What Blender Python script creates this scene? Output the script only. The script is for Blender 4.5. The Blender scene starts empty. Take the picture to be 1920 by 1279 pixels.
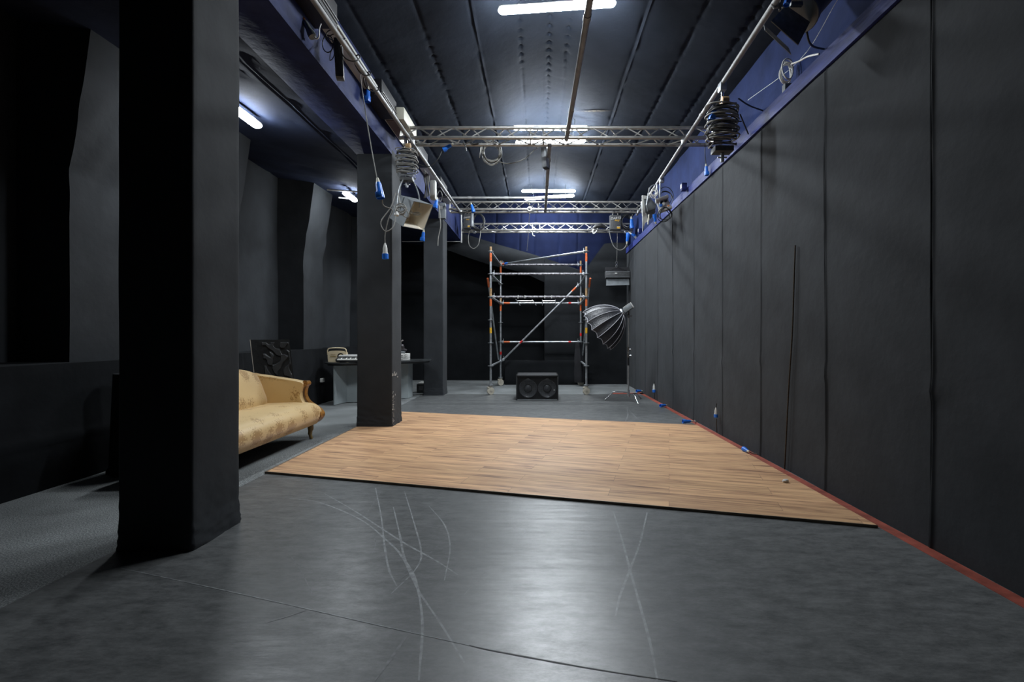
import bpy, bmesh, math, random
from mathutils import Vector, Matrix, noise
random.seed(7)
C = bpy.context.scene.collection
S = bpy.context.scene
PI = math.pi
# ------------------------------------------------------------------ camera
FPX, CX, CY, EYE = 907.0, 1008.0, 631.0, 1.27
cam = bpy.data.cameras.new('camera'); camo = bpy.data.objects.new('camera', cam); C.objects.link(camo)
camo.location = (0, 0, EYE); camo.rotation_euler = (PI/2, 0, 0)
cam.sensor_width = 36; cam.sensor_fit = 'HORIZONTAL'; cam.lens = FPX/1920*36
cam.shift_x = -(CX-960)/1920; cam.shift_y = -(639.5-CY)/1920
cam.clip_start = 0.05; cam.clip_end = 60
S.camera = camo
# ------------------------------------------------------------------ world, exposure, light levels
w = bpy.data.worlds.new('world'); S.world = w; w.use_nodes = True
w.node_tree.nodes['Background'].inputs[0].default_value = (0.55, 0.7, 1, 1)
w.node_tree.nodes['Background'].inputs[1].default_value = 0.0
S.view_settings.view_transform = 'Standard'; S.view_settings.look = 'None'
S.view_settings.exposure = 0.0; S.view_settings.gamma = 1; S.view_settings.use_curve_mapping = False
LAMP_HALL = 245.0      # emission of the hall's tube lights
LAMP_BAY = 165.0       # emission of the side bay's tube lights
LAMP_COL = (0.885, 0.95, 1.0)

def U(px, py, Y):
    return Vector(((px-CX)/FPX*Y, Y, EYE+(CY-py)/FPX*Y))
def UZ(px, py, z):
    Y = FPX*(z-EYE)/(CY-py)
    return U(px, py, Y)

# ------------------------------------------------------------------ materials
def srgb(r, g, b):
    f = lambda c: ((c/255+0.055)/1.055)**2.4 if c/255 > 0.04045 else c/255/12.92
    return (f(r), f(g), f(b), 1)
def mat(name, col, rough=0.5, metal=0.0, spec=0.5, nscale=0, nstr=0.15, bump=0.0, bscale=40, coat=0, sheen=0, stretch=None, emis=None, estr=0):
    m = bpy.data.materials.new(name); m.use_nodes = True
    nt = m.node_tree; b = nt.nodes['Principled BSDF']
    col = tuple(col)+(1,) if len(col) == 3 else tuple(col)
    b.inputs['Base Color'].default_value = col
    b.inputs['Roughness'].default_value = rough; b.inputs['Metallic'].default_value = metal
    b.inputs['Specular IOR Level'].default_value = spec
    b.inputs['Coat Weight'].default_value = coat
    if sheen: b.inputs['Sheen Weight'].default_value = sheen; b.inputs['Sheen Roughness'].default_value = 0.4
    tc = nt.nodes.new('ShaderNodeTexCoord'); mp = nt.nodes.new('ShaderNodeMapping')
    nt.links.new(tc.outputs['Object'], mp.inputs[0])
    if stretch: mp.inputs['Scale'].default_value = stretch
    if nscale:
        n = nt.nodes.new('ShaderNodeTexNoise'); n.inputs['Scale'].default_value = nscale; n.inputs['Detail'].default_value = 6
        nt.links.new(mp.outputs[0], n.inputs['Vector'])
        r = nt.nodes.new('ShaderNodeValToRGB')
        r.color_ramp.elements[0].position = 0.3; r.color_ramp.elements[1].position = 0.7
        r.color_ramp.elements[0].color = tuple(c*(1-nstr) for c in col[:3])+(1,)
        r.color_ramp.elements[1].color = tuple(min(1, c*(1+nstr)) for c in col[:3])+(1,)
        nt.links.new(n.outputs[0], r.inputs[0]); nt.links.new(r.outputs[0], b.inputs['Base Color'])
    if bump:
        n2 = nt.nodes.new('ShaderNodeTexNoise'); n2.inputs['Scale'].default_value = bscale; n2.inputs['Detail'].default_value = 5
        nt.links.new(mp.outputs[0], n2.inputs['Vector'])
        bp = nt.nodes.new('ShaderNodeBump'); bp.inputs['Strength'].default_value = bump; bp.inputs['Distance'].default_value = 0.02
        nt.links.new(n2.outputs[0], bp.inputs['Height']); nt.links.new(bp.outputs[0], b.inputs['Normal'])
    if emis:
        b.inputs['Emission Color'].default_value = tuple(emis)+(1,); b.inputs['Emission Strength'].default_value = estr
    return m
M = {}
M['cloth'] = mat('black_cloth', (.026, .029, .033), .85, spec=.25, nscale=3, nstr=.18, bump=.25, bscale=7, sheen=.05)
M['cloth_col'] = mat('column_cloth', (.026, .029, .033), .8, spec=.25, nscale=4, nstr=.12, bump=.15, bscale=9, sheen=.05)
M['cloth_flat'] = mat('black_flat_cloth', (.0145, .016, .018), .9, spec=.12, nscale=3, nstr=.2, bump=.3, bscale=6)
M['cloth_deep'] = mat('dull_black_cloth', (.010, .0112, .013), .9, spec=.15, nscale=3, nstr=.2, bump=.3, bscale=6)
M['ceil'] = mat('navy_ceiling_cloth', (.021, .027, .040), .9, spec=.12, nscale=2.2, nstr=.22, bump=.3, bscale=6)
M['soffit'] = mat('navy_soffit_cloth', (.017, .024, .050), .85, spec=.15, nscale=2, nstr=.25, bump=.3, bscale=5)
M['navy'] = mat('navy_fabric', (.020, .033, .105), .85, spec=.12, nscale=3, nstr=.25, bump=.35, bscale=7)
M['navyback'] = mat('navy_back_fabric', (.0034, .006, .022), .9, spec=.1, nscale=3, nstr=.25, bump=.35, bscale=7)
M['ledge'] = mat('blue_painted_ledge', (.026, .038, .17), .6, spec=.25, nscale=6, nstr=.35, bump=.2, bscale=20, stretch=(1, .4, 3))
M['beam'] = mat('navy_beam', (.019, .029, .10), .7, spec=.2, nscale=4, nstr=.3, bump=.25, bscale=9)
M['alu'] = mat('aluminium', (.40, .39, .37), .38, metal=.85, nscale=9, nstr=.2, bump=.1, bscale=60)
M['galv'] = mat('galvanised_steel', (.42, .44, .46), .42, metal=.75, nscale=14, nstr=.3, bump=.15, bscale=50)
M['dirtytube'] = mat('paint_spattered_tube', (.26, .25, .27), .6, metal=.4, nscale=22, nstr=1.0)
M['pipe'] = mat('grey_pipe', (.27, .27, .27), .45, metal=0, nscale=8, nstr=.25)
M['chrome'] = mat('chrome', (.7, .71, .72), .2, metal=1, nscale=10, nstr=.1)
M['orange'] = mat('orange_band_paint', (.62, .13, .035), .5, nscale=30, nstr=.3)
M['red'] = mat('red_band_paint', (.65, .02, .02), .45, nscale=30, nstr=.2)
M['yellow'] = mat('yellow_sticker', (.75, .42, .03), .5, nscale=40, nstr=.3)
M['ochre'] = mat('ochre_rust_tube', (.42, .27, .14), .6, metal=.3, nscale=20, nstr=.4)
M['blackplastic'] = mat('black_plastic', (.018, .019, .021), .4, nscale=12, nstr=.2)
M['blackmetal'] = mat('black_powder_coat', (.075, .077, .080), .5, spec=.4, nscale=30, nstr=.25, bump=.1, bscale=90)
M['spotpaint'] = mat('bounce_lit_black_paint', (.17, .17, .172), .6, spec=.3, nscale=20, nstr=.3)  # spotlight's black paint, colour lightened to stand in for missing bounce light
M['boxblack'] = mat('matt_black_box', (.010, .010, .013), .6, nscale=5, nstr=.2)
M['grey'] = mat('grey_metal_housing', (.16, .175, .185), .5, metal=.2, nscale=8, nstr=.2)
M['lightgrey'] = mat('light_grey_plastic', (.46, .46, .45), .5, nscale=8, nstr=.15)
M['cream'] = mat('cream_reflector', (.86, .80, .68), .5, nscale=5, nstr=.15)
M['white'] = mat('white_board', (.50, .51, .48), .6, nscale=5, nstr=.12)
M['creambox'] = mat('cream_box', (.62, .60, .50), .55, nscale=6, nstr=.1)
M['brown'] = mat('brown_board', (.16, .11, .09), .7, nscale=8, nstr=.2)
M['blue'] = mat('blue_plastic', (.02, .16, .66), .35, nscale=20, nstr=.12)
M['whiteplastic'] = mat('white_plastic', (.66, .66, .63), .4, nscale=20, nstr=.08)
M['orangeplastic'] = mat('orange_plastic', (.8, .25, .04), .4, nscale=20, nstr=.1)
M['blackcable'] = mat('black_rubber_cable', (.022, .022, .022), .45, nscale=20, nstr=.2)
M['greycable'] = mat('grey_dusty_cable', (.24, .235, .215), .55, nscale=20, nstr=.2)
M['whitecable'] = mat('white_cable', (.82, .80, .75), .45, nscale=20, nstr=.1)
M['rope'] = mat('brown_rope', (.055, .042, .030), .8, nscale=60, nstr=.4)
M['wire'] = mat('steel_wire', (.55, .55, .52), .35, metal=.8, nscale=20, nstr=.1)
M['castor'] = mat('cream_castor', (.50, .46, .38), .5, nscale=12, nstr=.2)
M['subcab'] = mat('black_textured_cabinet', (.020, .021, .023), .6, nscale=60, nstr=.3, bump=.3, bscale=200)
M['coner'] = mat('speaker_cone', (.095, .10, .11), .3, nscale=20, nstr=.2)
M['softblack'] = mat('softbox_black_nylon', (.018, .019, .024), .42, spec=.6, nscale=25, nstr=.3, bump=.5, bscale=45)
M['softtrim'] = mat('softbox_grey_piping', (.40, .40, .44), .5, nscale=20, nstr=.1)
M['softinner'] = mat('softbox_silver_lining', (.5, .5, .5), .35, metal=.6, nscale=20, nstr=.1)
M['wood'] = mat('golden_brown_wood', (.36, .17, .042), .3, nscale=10, nstr=.35, coat=.4, stretch=(1, 1, 4))
M['legwood'] = mat('olive_gold_wood', (.20, .13, .045), .4, nscale=10, nstr=.3)
M['tabletop'] = mat('dark_grey_tabletop', (.035, .038, .040), .3, nscale=6, nstr=.2)
M['tablegrey'] = mat('pale_grey_laminate', (.34, .38, .39), .5, nscale=5, nstr=.08)
M['radio'] = mat('cream_radio_plastic', (.72, .60, .40), .4, nscale=8, nstr=.06)
M['gold'] = mat('brass_gold', (.7, .5, .2), .3, metal=.7, nscale=8, nstr=.1)
M['keywhite'] = mat('ivory_keys', (.62, .62, .58), .4, nscale=8, nstr=.08)
M['figure'] = mat('dark_bronze_figurine', (.06, .055, .06), .3, metal=.5, nscale=30, nstr=.5)
M['figsilver'] = mat('silver_figurine_top', (.5, .46, .45), .35, metal=.5, nscale=40, nstr=.5)
M['green'] = mat('green_sign', (.10, .16, .14), .5, nscale=20, nstr=.2)
M['rubber'] = None
M['redfloor'] = mat('red_painted_floor', (.28, .060, .038), .6, nscale=9, nstr=.35, bump=.15, bscale=30)
M['kerb'] = mat('dark_trim_rail', (.15, .115, .08), .55, nscale=12, nstr=.3)
M['scuff'] = mat('pale_scuff', (.26, .27, .275), .4, nscale=30, nstr=.4)
M['scufffaint'] = mat('faint_scuff', (.17, .175, .178), .4, nscale=30, nstr=.4)
M['seamdark'] = mat('floor_seam', (.03, .03, .03), .6, nscale=15, nstr=.3)
M['blackwood'] = mat('carved_black_board', (.030, .032, .034), .42, nscale=14, nstr=.25, bump=.1, bscale=60)
M['paleedge'] = mat('pale_board_edge', (.38, .34, .29), .6, nscale=12, nstr=.2)
M['plaster'] = mat('bare_plaster', (.40, .39, .37), .7, nscale=30, nstr=.6)

def nodes(m): return m.node_tree.nodes, m.node_tree.links
# rubber granulate floor
m = bpy.data.materials.new('rubber_granulate'); m.use_nodes = True; N, L = nodes(m); b = N['Principled BSDF']
tc = N.new('ShaderNodeTexCoord'); n1 = N.new('ShaderNodeTexNoise'); n1.inputs['Scale'].default_value = 130; n1.inputs['Detail'].default_value = 3
n2 = N.new('ShaderNodeTexNoise'); n2.inputs['Scale'].default_value = 1.6; n2.inputs['Detail'].default_value = 6
L.new(tc.outputs['Object'], n1.inputs['Vector']); L.new(tc.outputs['Object'], n2.inputs['Vector'])
r1 = N.new('ShaderNodeValToRGB'); r1.color_ramp.elements[0].position = .42; r1.color_ramp.elements[1].position = .68
r1.color_ramp.elements[0].color = (.085, .094, .096, 1); r1.color_ramp.elements[1].color = (.33, .345, .345, 1)
r2 = N.new('ShaderNodeMapRange'); r2.inputs['From Min'].default_value = .3; r2.inputs['From Max'].default_value = .7; r2.inputs['To Min'].default_value = .75; r2.inputs['To Max'].default_value = 1.25
mx = N.new('ShaderNodeMix'); mx.data_type = 'RGBA'; mx.blend_type = 'MULTIPLY'; mx.inputs[0].default_value = 1
L.new(n1.outputs[0], r1.inputs[0]); L.new(n2.outputs[0], r2.inputs[0]); L.new(r1.outputs[0], mx.inputs[6]); L.new(r2.outputs[0], mx.inputs[7])
L.new(mx.outputs[2], b.inputs['Base Color']); b.inputs['Roughness'].default_value = .75
bp = N.new('ShaderNodeBump'); bp.inputs['Strength'].default_value = .4; bp.inputs['Distance'].default_value = .004; L.new(n1.outputs[0], bp.inputs['Height']); L.new(bp.outputs[0], b.inputs['Normal'])
M['rubber'] = m
# vinyl dance floor: mottled grey, broad soft gloss with uneven roughness
m = bpy.data.materials.new('black_dance_vinyl'); m.use_nodes = True; N, L = nodes(m); b = N['Principled BSDF']
tc = N.new('ShaderNodeTexCoord'); mp = N.new('ShaderNodeMapping'); mp.inputs['Rotation'].default_value = (0, 0, .26); mp.inputs['Scale'].default_value = (1, 2.4, 1)
L.new(tc.outputs['Object'], mp.inputs[0])
n1 = N.new('ShaderNodeTexNoise'); n1.inputs['Scale'].default_value = 5.5; n1.inputs['Detail'].default_value = 14; n1.inputs['Roughness'].default_value = .82
L.new(mp.outputs[0], n1.inputs['Vector'])
r1 = N.new('ShaderNodeValToRGB'); r1.color_ramp.elements[0].position = .36; r1.color_ramp.elements[1].position = .66
r1.color_ramp.elements[0].color = (.056, .060, .061, 1); r1.color_ramp.elements[1].color = (.195, .20, .20, 1)
L.new(n1.outputs[0], r1.inputs[0]); L.new(r1.outputs[0], b.inputs['Base Color'])
mr = N.new('ShaderNodeMapRange'); mr.inputs['From Min'].default_value = .3; mr.inputs['From Max'].default_value = .7; mr.inputs['To Min'].default_value = .42; mr.inputs['To Max'].default_value = .30
L.new(n1.outputs[0], mr.inputs[0]); L.new(mr.outputs[0], b.inputs['Roughness'])
b.inputs['Specular IOR Level'].default_value = .75
n3 = N.new('ShaderNodeTexNoise'); n3.inputs['Scale'].default_value = 2.2; n3.inputs['Detail'].default_value = 7; mp3 = N.new('ShaderNodeMapping'); mp3.inputs['Scale'].default_value = (.8, 4, 1); mp3.inputs['Rotation'].default_value = (0, 0, .2)
L.new(tc.outputs['Object'], mp3.inputs[0]); L.new(mp3.outputs[0], n3.inputs['Vector'])
bp = N.new('ShaderNodeBump'); bp.inputs['Strength'].default_value = .08; bp.inputs['Distance'].default_value = .05; L.new(n3.outputs[0], bp.inputs['Height']); L.new(bp.outputs[0], b.inputs['Normal'])
M['vinyl'] = m
# laminate
m = bpy.data.materials.new('oak_laminate'); m.use_nodes = True; N, L = nodes(m); b = N['Principled BSDF']
tc = N.new('ShaderNodeTexCoord'); mp = N.new('ShaderNodeMapping'); mp.vector_type = 'POINT'; mp.inputs['Rotation'].default_value = (0, 0, math.radians(15.2))
L.new(tc.outputs['Object'], mp.inputs[0])
br = N.new('ShaderNodeTexBrick'); br.inputs['Scale'].default_value = 1; br.inputs['Brick Width'].default_value = 1.25; br.inputs['Row Height'].default_value = .19
br.inputs['Mortar Size'].default_value = .0012; br.inputs['Color1'].default_value = (0, 0, 0, 1); br.inputs['Color2'].default_value = (1, 1, 1, 1); br.inputs['Mortar'].default_value = (.5, .5, .5, 1); br.offset = .37
L.new(mp.outputs[0], br.inputs['Vector'])
sc = N.new('ShaderNodeMapping'); sc.inputs['Scale'].default_value = (1.1, 15, 1); L.new(mp.outputs[0], sc.inputs[0])
ad = N.new('ShaderNodeVectorMath'); ad.operation = 'ADD'; L.new(sc.outputs[0], ad.inputs[0])
mu = N.new('ShaderNodeVectorMath'); mu.operation = 'SCALE'; mu.inputs['Scale'].default_value = 5; L.new(br.outputs['Color'], mu.inputs[0]); L.new(mu.outputs[0], ad.inputs[1])
ng = N.new('ShaderNodeTexNoise'); ng.inputs['Scale'].default_value = 1.5; ng.inputs['Detail'].default_value = 8; ng.inputs['Roughness'].default_value = .62; ng.inputs['Distortion'].default_value = .4
L.new(ad.outputs[0], ng.inputs['Vector'])
rg = N.new('ShaderNodeValToRGB'); e = rg.color_ramp.elements; e[0].position = .3; e[0].color = srgb(112, 80, 64); e[1].position = .62; e[1].color = srgb(220, 178, 134)
e2 = rg.color_ramp.elements.new(.45); e2.color = srgb(192, 150, 114)
L.new(ng.outputs[0], rg.inputs[0])
bl = N.new('ShaderNodeMix'); bl.data_type = 'RGBA'; bl.blend_type = 'MULTIPLY'; bl.inputs[0].default_value = 1
rb = N.new('ShaderNodeMapRange'); rb.inputs['To Min'].default_value = .86; rb.inputs['To Max'].default_value = 1.06
L.new(br.outputs['Color'], rb.inputs[0]); L.new(rg.outputs[0], bl.inputs[6]); L.new(rb.outputs[0], bl.inputs[7])
bd = N.new('ShaderNodeMix'); bd.data_type = 'RGBA'; bd.inputs[7].default_value = (.16, .10, .07, 1); L.new(br.outputs['Fac'], bd.inputs[0]); L.new(bl.outputs[2], bd.inputs[6])
L.new(bd.outputs[2], b.inputs['Base Color']); b.inputs['Roughness'].default_value = .5; b.inputs['Specular IOR Level'].default_value = .35
M['laminate'] = m
# damask
m = bpy.data.materials.new('gold_damask'); m.use_nodes = True; N, L = nodes(m); b = N['Principled BSDF']
tc = N.new('ShaderNodeTexCoord'); vo = N.new('ShaderNodeTexVoronoi'); vo.inputs['Scale'].default_value = 4.0; vo.inputs['Randomness'].default_value = .45
L.new(tc.outputs['Object'], vo.inputs['Vector'])
nz = N.new('ShaderNodeTexNoise'); nz.inputs['Scale'].default_value = 55; nz.inputs['Detail'].default_value = 3; L.new(tc.outputs['Object'], nz.inputs['Vector'])
a = N.new('ShaderNodeMath'); a.operation = 'MULTIPLY_ADD'; a.inputs[1].default_value = 1.1; L.new(nz.outputs[0], a.inputs[0]); L.new(vo.outputs['Distance'], a.inputs[2])
rr = N.new('ShaderNodeValToRGB'); rr.color_ramp.elements[0].position = .82; rr.color_ramp.elements[0].color = (1, 1, 1, 1); rr.color_ramp.elements[1].position = .93; rr.color_ramp.elements[1].color = (0, 0, 0, 1)
L.new(a.outputs[0], rr.inputs[0])
mx = N.new('ShaderNodeMix'); mx.data_type = 'RGBA'; mx.inputs[6].default_value = (.68, .48, .22, 1); mx.inputs[7].default_value = (.36, .19, .05, 1)
ms = N.new('ShaderNodeMath'); ms.operation = 'MULTIPLY'; ms.inputs[1].default_value = .8; L.new(rr.outputs[0], ms.inputs[0]); L.new(ms.outputs[0], mx.inputs[0])
L.new(mx.outputs[2], b.inputs['Base Color']); b.inputs['Roughness'].default_value = .48; b.inputs['Sheen Weight'].default_value = .25
M['damask'] = m
# speaker grille with hexagonal-ish perforation as alpha
m = mat('steel_grille', (.022, .023, .025), .45, metal=.4, nscale=10, nstr=.2); N, L = nodes(m); b = N['Principled BSDF']
tc = N.new('ShaderNodeTexCoord'); vo = N.new('ShaderNodeTexVoronoi'); vo.inputs['Scale'].default_value = 70; vo.inputs['Randomness'].default_value = 0
sm = N.new('ShaderNodeMapping'); sm.inputs['Scale'].default_value = (1, 0, 1); L.new(tc.outputs['Object'], sm.inputs[0]); L.new(sm.outputs[0], vo.inputs['Vector'])
lt = N.new('ShaderNodeMath'); lt.operation = 'GREATER_THAN'; lt.inputs[1].default_value = .47; L.new(vo.outputs['Distance'], lt.inputs[0]); L.new(lt.outputs[0], b.inputs['Alpha'])
M['grille'] = m
def lampmat(name, s):
    return mat(name, (.9, .9, .9), .4, emis=LAMP_COL, estr=s)
M['lamp_hall'] = lampmat('tube_diffuser_hall', LAMP_HALL)
M['lamp_bay'] = lampmat('tube_diffuser_bay', LAMP_BAY)

# ------------------------------------------------------------------ mesh helpers
def finish(name, bm, material, parent=None, smooth=None):
    me = bpy.data.meshes.new(name)
    bmesh.ops.recalc_face_normals(bm, faces=bm.faces)
    bm.to_mesh(me); bm.free()
    mats = material if isinstance(material, (list, tuple)) else [material]
    for q in mats: me.materials.append(M[q] if isinstance(q, str) else q)
    o = bpy.data.objects.new(name, me); C.objects.link(o)
    if smooth is None: smooth = True
    if smooth:
        for p in me.polygons: p.use_smooth = True
        try: me.set_sharp_from_angle(angle=math.radians(38))
        except Exception: pass
    if parent is not None:
        o.parent = parent
        if parent.type == 'EMPTY': o.matrix_parent_inverse = Matrix.LocRotScale(parent.location, parent.rotation_euler, None).inverted()
    return o
def tag(o, label, cat, group=None, kind=None):
    if label: o['label'] = label
    if cat: o['category'] = cat
    if group: o['group'] = group
    if kind: o['kind'] = kind
    return o
def thing(name, label, cat, loc=(0, 0, 0), group=None):
    o = bpy.data.objects.new(name, None); C.objects.link(o); o.location = loc; o.empty_display_size = .1
    return tag(o, label, cat, group)
def struct(name, bm, m, label=None, smooth=None):
    o = finish(name, bm, m, None, smooth); o['kind'] = 'structure'
    if label: o['label'] = label; o['category'] = 'room'
    return o
def new(): return bmesh.new()
def quad_box(bm, P, mi=0):      # 8 points: bottom 4 then top 4
    v = [bm.verts.new(p) for p in P]
    for f in ((0, 1, 2, 3), (4, 5, 6, 7), (0, 1, 5, 4), (1, 2, 6, 5), (2, 3, 7, 6), (3, 0, 4, 7)):
        fa = bm.faces.new([v[i] for i in f]); fa.material_index = mi
    return v
def bx(bm, lo, hi, bev=0, mi=0, mtx=None):
    x0, y0, z0 = lo; x1, y1, z1 = hi
    P = [Vector(p) for p in ((x0, y0, z0), (x1, y0, z0), (x1, y1, z0), (x0, y1, z0), (x0, y0, z1), (x1, y0, z1), (x1, y1, z1), (x0, y1, z1))]
    if mtx: P = [mtx @ p for p in P]
    v = quad_box(bm, P, mi)
    if bev:
        es = list({e for q in v for e in q.link_edges})
        bmesh.ops.bevel(bm, geom=es, offset=bev, segments=2, affect='EDGES', profile=.5)
    return bm
def cbox(bm, c, s, bev=0, mi=0, mtx=None):
    return bx(bm, [c[i]-s[i]/2 for i in range(3)], [c[i]+s[i]/2 for i in range(3)], bev, mi, mtx)
def frame(d):
    d = Vector(d).normalized(); a = Vector((0, 0, 1)) if abs(d.z) < .9 else Vector((1, 0, 0))
    x = d.cross(a).normalized(); return x, x.cross(d).normalized(), d
def smoothpts(P, k=6):
    P = [Vector(p) for p in P]
    if len(P) < 3: return P
    Q = [2*P[0]-P[1]]+P+[2*P[-1]-P[-2]]; out = []
    for i in range(1, len(Q)-2):
        for j in range(k):
            t = j/k; a, b_, c, d = Q[i-1], Q[i], Q[i+1], Q[i+2]
            out.append(.5*((2*b_)+(c-a)*t+(2*a-5*b_+4*c-d)*t*t+(3*b_-a-3*c+d)*t**3))
    out.append(P[-1]); return out
def tube(bm, P, r, n=8, mi=0, cap=True):
    P = [Vector(p) for p in P]; R = r if isinstance(r, (list, tuple)) else [r]*len(P)
    rings = []; x = None
    for i, p in enumerate(P):
        d = (P[min(i+1, len(P)-1)]-P[max(i-1, 0)])
        if d.length < 1e-7: d = Vector((0, 0, 1))
        d.normalize()
        if x is None: x = frame(d)[0]
        else:
            x = x-d*x.dot(d)
            x = x.normalized() if x.length > 1e-5 else frame(d)[0]
        y = d.cross(x)
        rings.append([bm.verts.new(p+R[i]*(x*math.cos(2*PI*k/n)+y*math.sin(2*PI*k/n))) for k in range(n)])
    for a, b_ in zip(rings, rings[1:]):
        for k in range(n):
            f = bm.faces.new((a[k], a[(k+1) % n], b_[(k+1) % n], b_[k])); f.material_index = mi
    if cap:
        for rg in (rings[0], rings[-1]):
            f = bm.faces.new(rg); f.material_index = mi
    return bm
def cyl(bm, a, b_, r, n=12, mi=0, r2=None): return tube(bm, [a, b_], [r, r if r2 is None else r2], n, mi)
def prism(bm, poly, off, mi=0):
    off = Vector(off); A = [bm.verts.new(Vector(p)) for p in poly]; B = [bm.verts.new(Vector(p)+off) for p in poly]
    n = len(A)
    f = bm.faces.new(A); f.material_index = mi; f = bm.faces.new(B); f.material_index = mi
    for i in range(n):
        f = bm.faces.new((A[i], A[(i+1) % n], B[(i+1) % n], B[i])); f.material_index = mi
    return bm
def grid(bm, us, vs, fn, closed_u=False, mi=0):
    G = [[bm.verts.new(fn(u, v)) for v in vs] for u in us]
    nu = len(us)
    for i in range(nu if closed_u else nu-1):
        for j in range(len(vs)-1):
            f = bm.faces.new((G[i][j], G[(i+1) % nu][j], G[(i+1) % nu][j+1], G[i][j+1])); f.material_index = mi
    return G
def lathe(bm, prof, n=24, mtx=None, mi=0):
    rings = []
    for r, z in prof:
        rings.append([bm.verts.new((mtx or Matrix()) @ Vector((r*math.cos(2*PI*k/n), r*math.sin(2*PI*k/n), z))) for k in range(n)])
    for a, b_ in zip(rings, rings[1:]):
        for k in range(n):
            f = bm.faces.new((a[k], a[(k+1) % n], b_[(k+1) % n], b_[k])); f.material_index = mi
    for rg, (r, z) in ((rings[0], prof[0]), (rings[-1], prof[-1])):
        if r > 1e-4:
            f = bm.faces.new(rg); f.material_index = mi
    return bm
def lin(a, b_, n): return [a+(b_-a)*i/(n-1) for i in range(n)]
def nz(x, y, z=0): return noise.noise(Vector((x, y, z)))
def orient(p, d, up=None):      # matrix with local z along d
    x, y, d = frame(d)
    return Matrix(((x.x, y.x, d.x, p[0]), (x.y, y.y, d.y, p[1]), (x.z, y.z, d.z, p[2]), (0, 0, 0, 1)))

# ------------------------------------------------------------------ ROOM SHELL
YB = 12.85
bm = new(); bx(bm, (-4.7, -3.2, -.1), (2.6, 14.2, 0)); struct('floor', bm, 'rubber')
# right wall: black cloth panels sewn at vertical seams
XW = 2.36
seams = [-.4, .7, 1.78, 2.89, 3.96, 5.10, 6.17, 7.30, 8.43, 9.50, 10.6, 11.7]
ys = sorted(set([round(-3.2+.1*i, 3) for i in range(161)]+[round(s+k*.0045, 4) for s in seams for k in range(-16, 17)]))
ys = [y for y in ys if y <= YB]
def wallx(y, z):
    x = XW+.012*nz(y*.8, z*.35, 3)+.004*nz(y*3, z*1.2, 9)
    for i, s in enumerate(seams):
        dy = y-s-.018*nz(z*.9, i*7.3)-.03*max(0, .5-z)*nz(i*3.1, z*3)
        if abs(dy) < .4:
            x -= (.009+.008*nz(z*2.2, i*5.1))*math.exp(-(dy/.012)**2)
            x += (.016+.016*nz(z*3.1, i*2.2))*math.exp(-((dy-.010)/.0055)**2)
            pk = math.exp(-(((z-.98+.05*math.sin(i*2.3))/.05)**2))*math.exp(-(dy/.07)**2)
            x -= .012*pk
            x -= .02*max(0, .35-z)*math.exp(-(dy/.12)**2)
    return x
bm = new(); grid(bm, ys, lin(-.02, 3.50, 56), lambda y, z: Vector((wallx(y, z)+(.03 if z > 3.45 else 0), y, z)))
struct('wall_right', bm, 'cloth')
# ledge and navy band above it
bm = new(); bx(bm, (XW-.012, -3.2, 3.47), (2.62, 12.95, 3.50)); bx(bm, (XW-.012, -3.2, 3.50), (XW+.02, 12.95, 3.61)); bx(bm, (XW+.02, -3.2, 3.50), (2.62, 12.95, 3.53)); struct('trim_1', bm, 'ledge')
bm = new(); grid(bm, lin(-3.2, 13, 120), lin(3.5, 4.62, 14), lambda y, z: Vector((2.50+.02*nz(y*1.3, z*1.5, 4)+.008*nz(y*5, z*2, 1), y, z))); struct('wall_right.001', bm, 'navy')
# hall ceiling: navy cloth, gable section, sewn into lengthwise strips
APX, APZ, SLP = .12, 5.20, .325
def hsurf(x): return APZ-SLP*math.sqrt((x-APX)**2+.04)
ratios = [-.57, -.372, -.207, -.058, .04, .103, .333, .512, .675]
cs = []
for r_ in ratios:
    x = 0
    for _ in range(30): x = r_*(hsurf(x)-EYE)
    cs.append(x)
edges = [-2.35]+cs+[2.6]
xs = sorted(set([round(x, 4) for x in lin(-2.35, 2.6, 60)]+[round(c+k*.012, 4) for c in cs for k in range(-6, 7)]))
cy = [-3.2+.12*i for i in range(52)]+[3.04+.024*i for i in range(250)]+lin(9.04, 13.0, 80)
def ceilp(x, y):
    z = hsurf(x)
    for a, b_ in zip(edges, edges[1:]):
        if a <= x <= b_:
            t = (x-a)/(b_-a); wd = b_-a; z -= .022*wd*(math.sin(PI*t)**.8); break
    for i, c in enumerate(cs):
        dx = x-c-.012*nz(y*1.1, i*9.1)
        if abs(dx) < .15:
            z += (.006+.014*nz(y*2.6, i*4.7))*math.exp(-(dx/.022)**2)
            z += .02*max(0, nz(y*5.5, i*2.7)-.2)*math.exp(-(dx/.05)**2)
            if i not in (2, 6): z += .030*max(0, math.sin(2*PI*y/.17+3*nz(y*1.3, i*8.8)))**4*max(0, .35+nz(y*.9, i*6.1))*math.exp(-(dx/.030)**2)
            if i in (2, 6): z -= .022*math.exp(-((dx-.025)/.014)**2)*(.5+.9*nz(y*4, i))
    z += .012*nz(x*1.3, y*1.0, 5)
    return Vector((x, y, z))
bm = new(); grid(bm, xs, cy, ceilp); ceil_o = struct('ceiling', bm, 'ceil')
tp_ = [(.45, 8.2), (.70, 7.95), (.98, 7.75), (1.25, 7.6)]; bm = new(); prev = None
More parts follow.
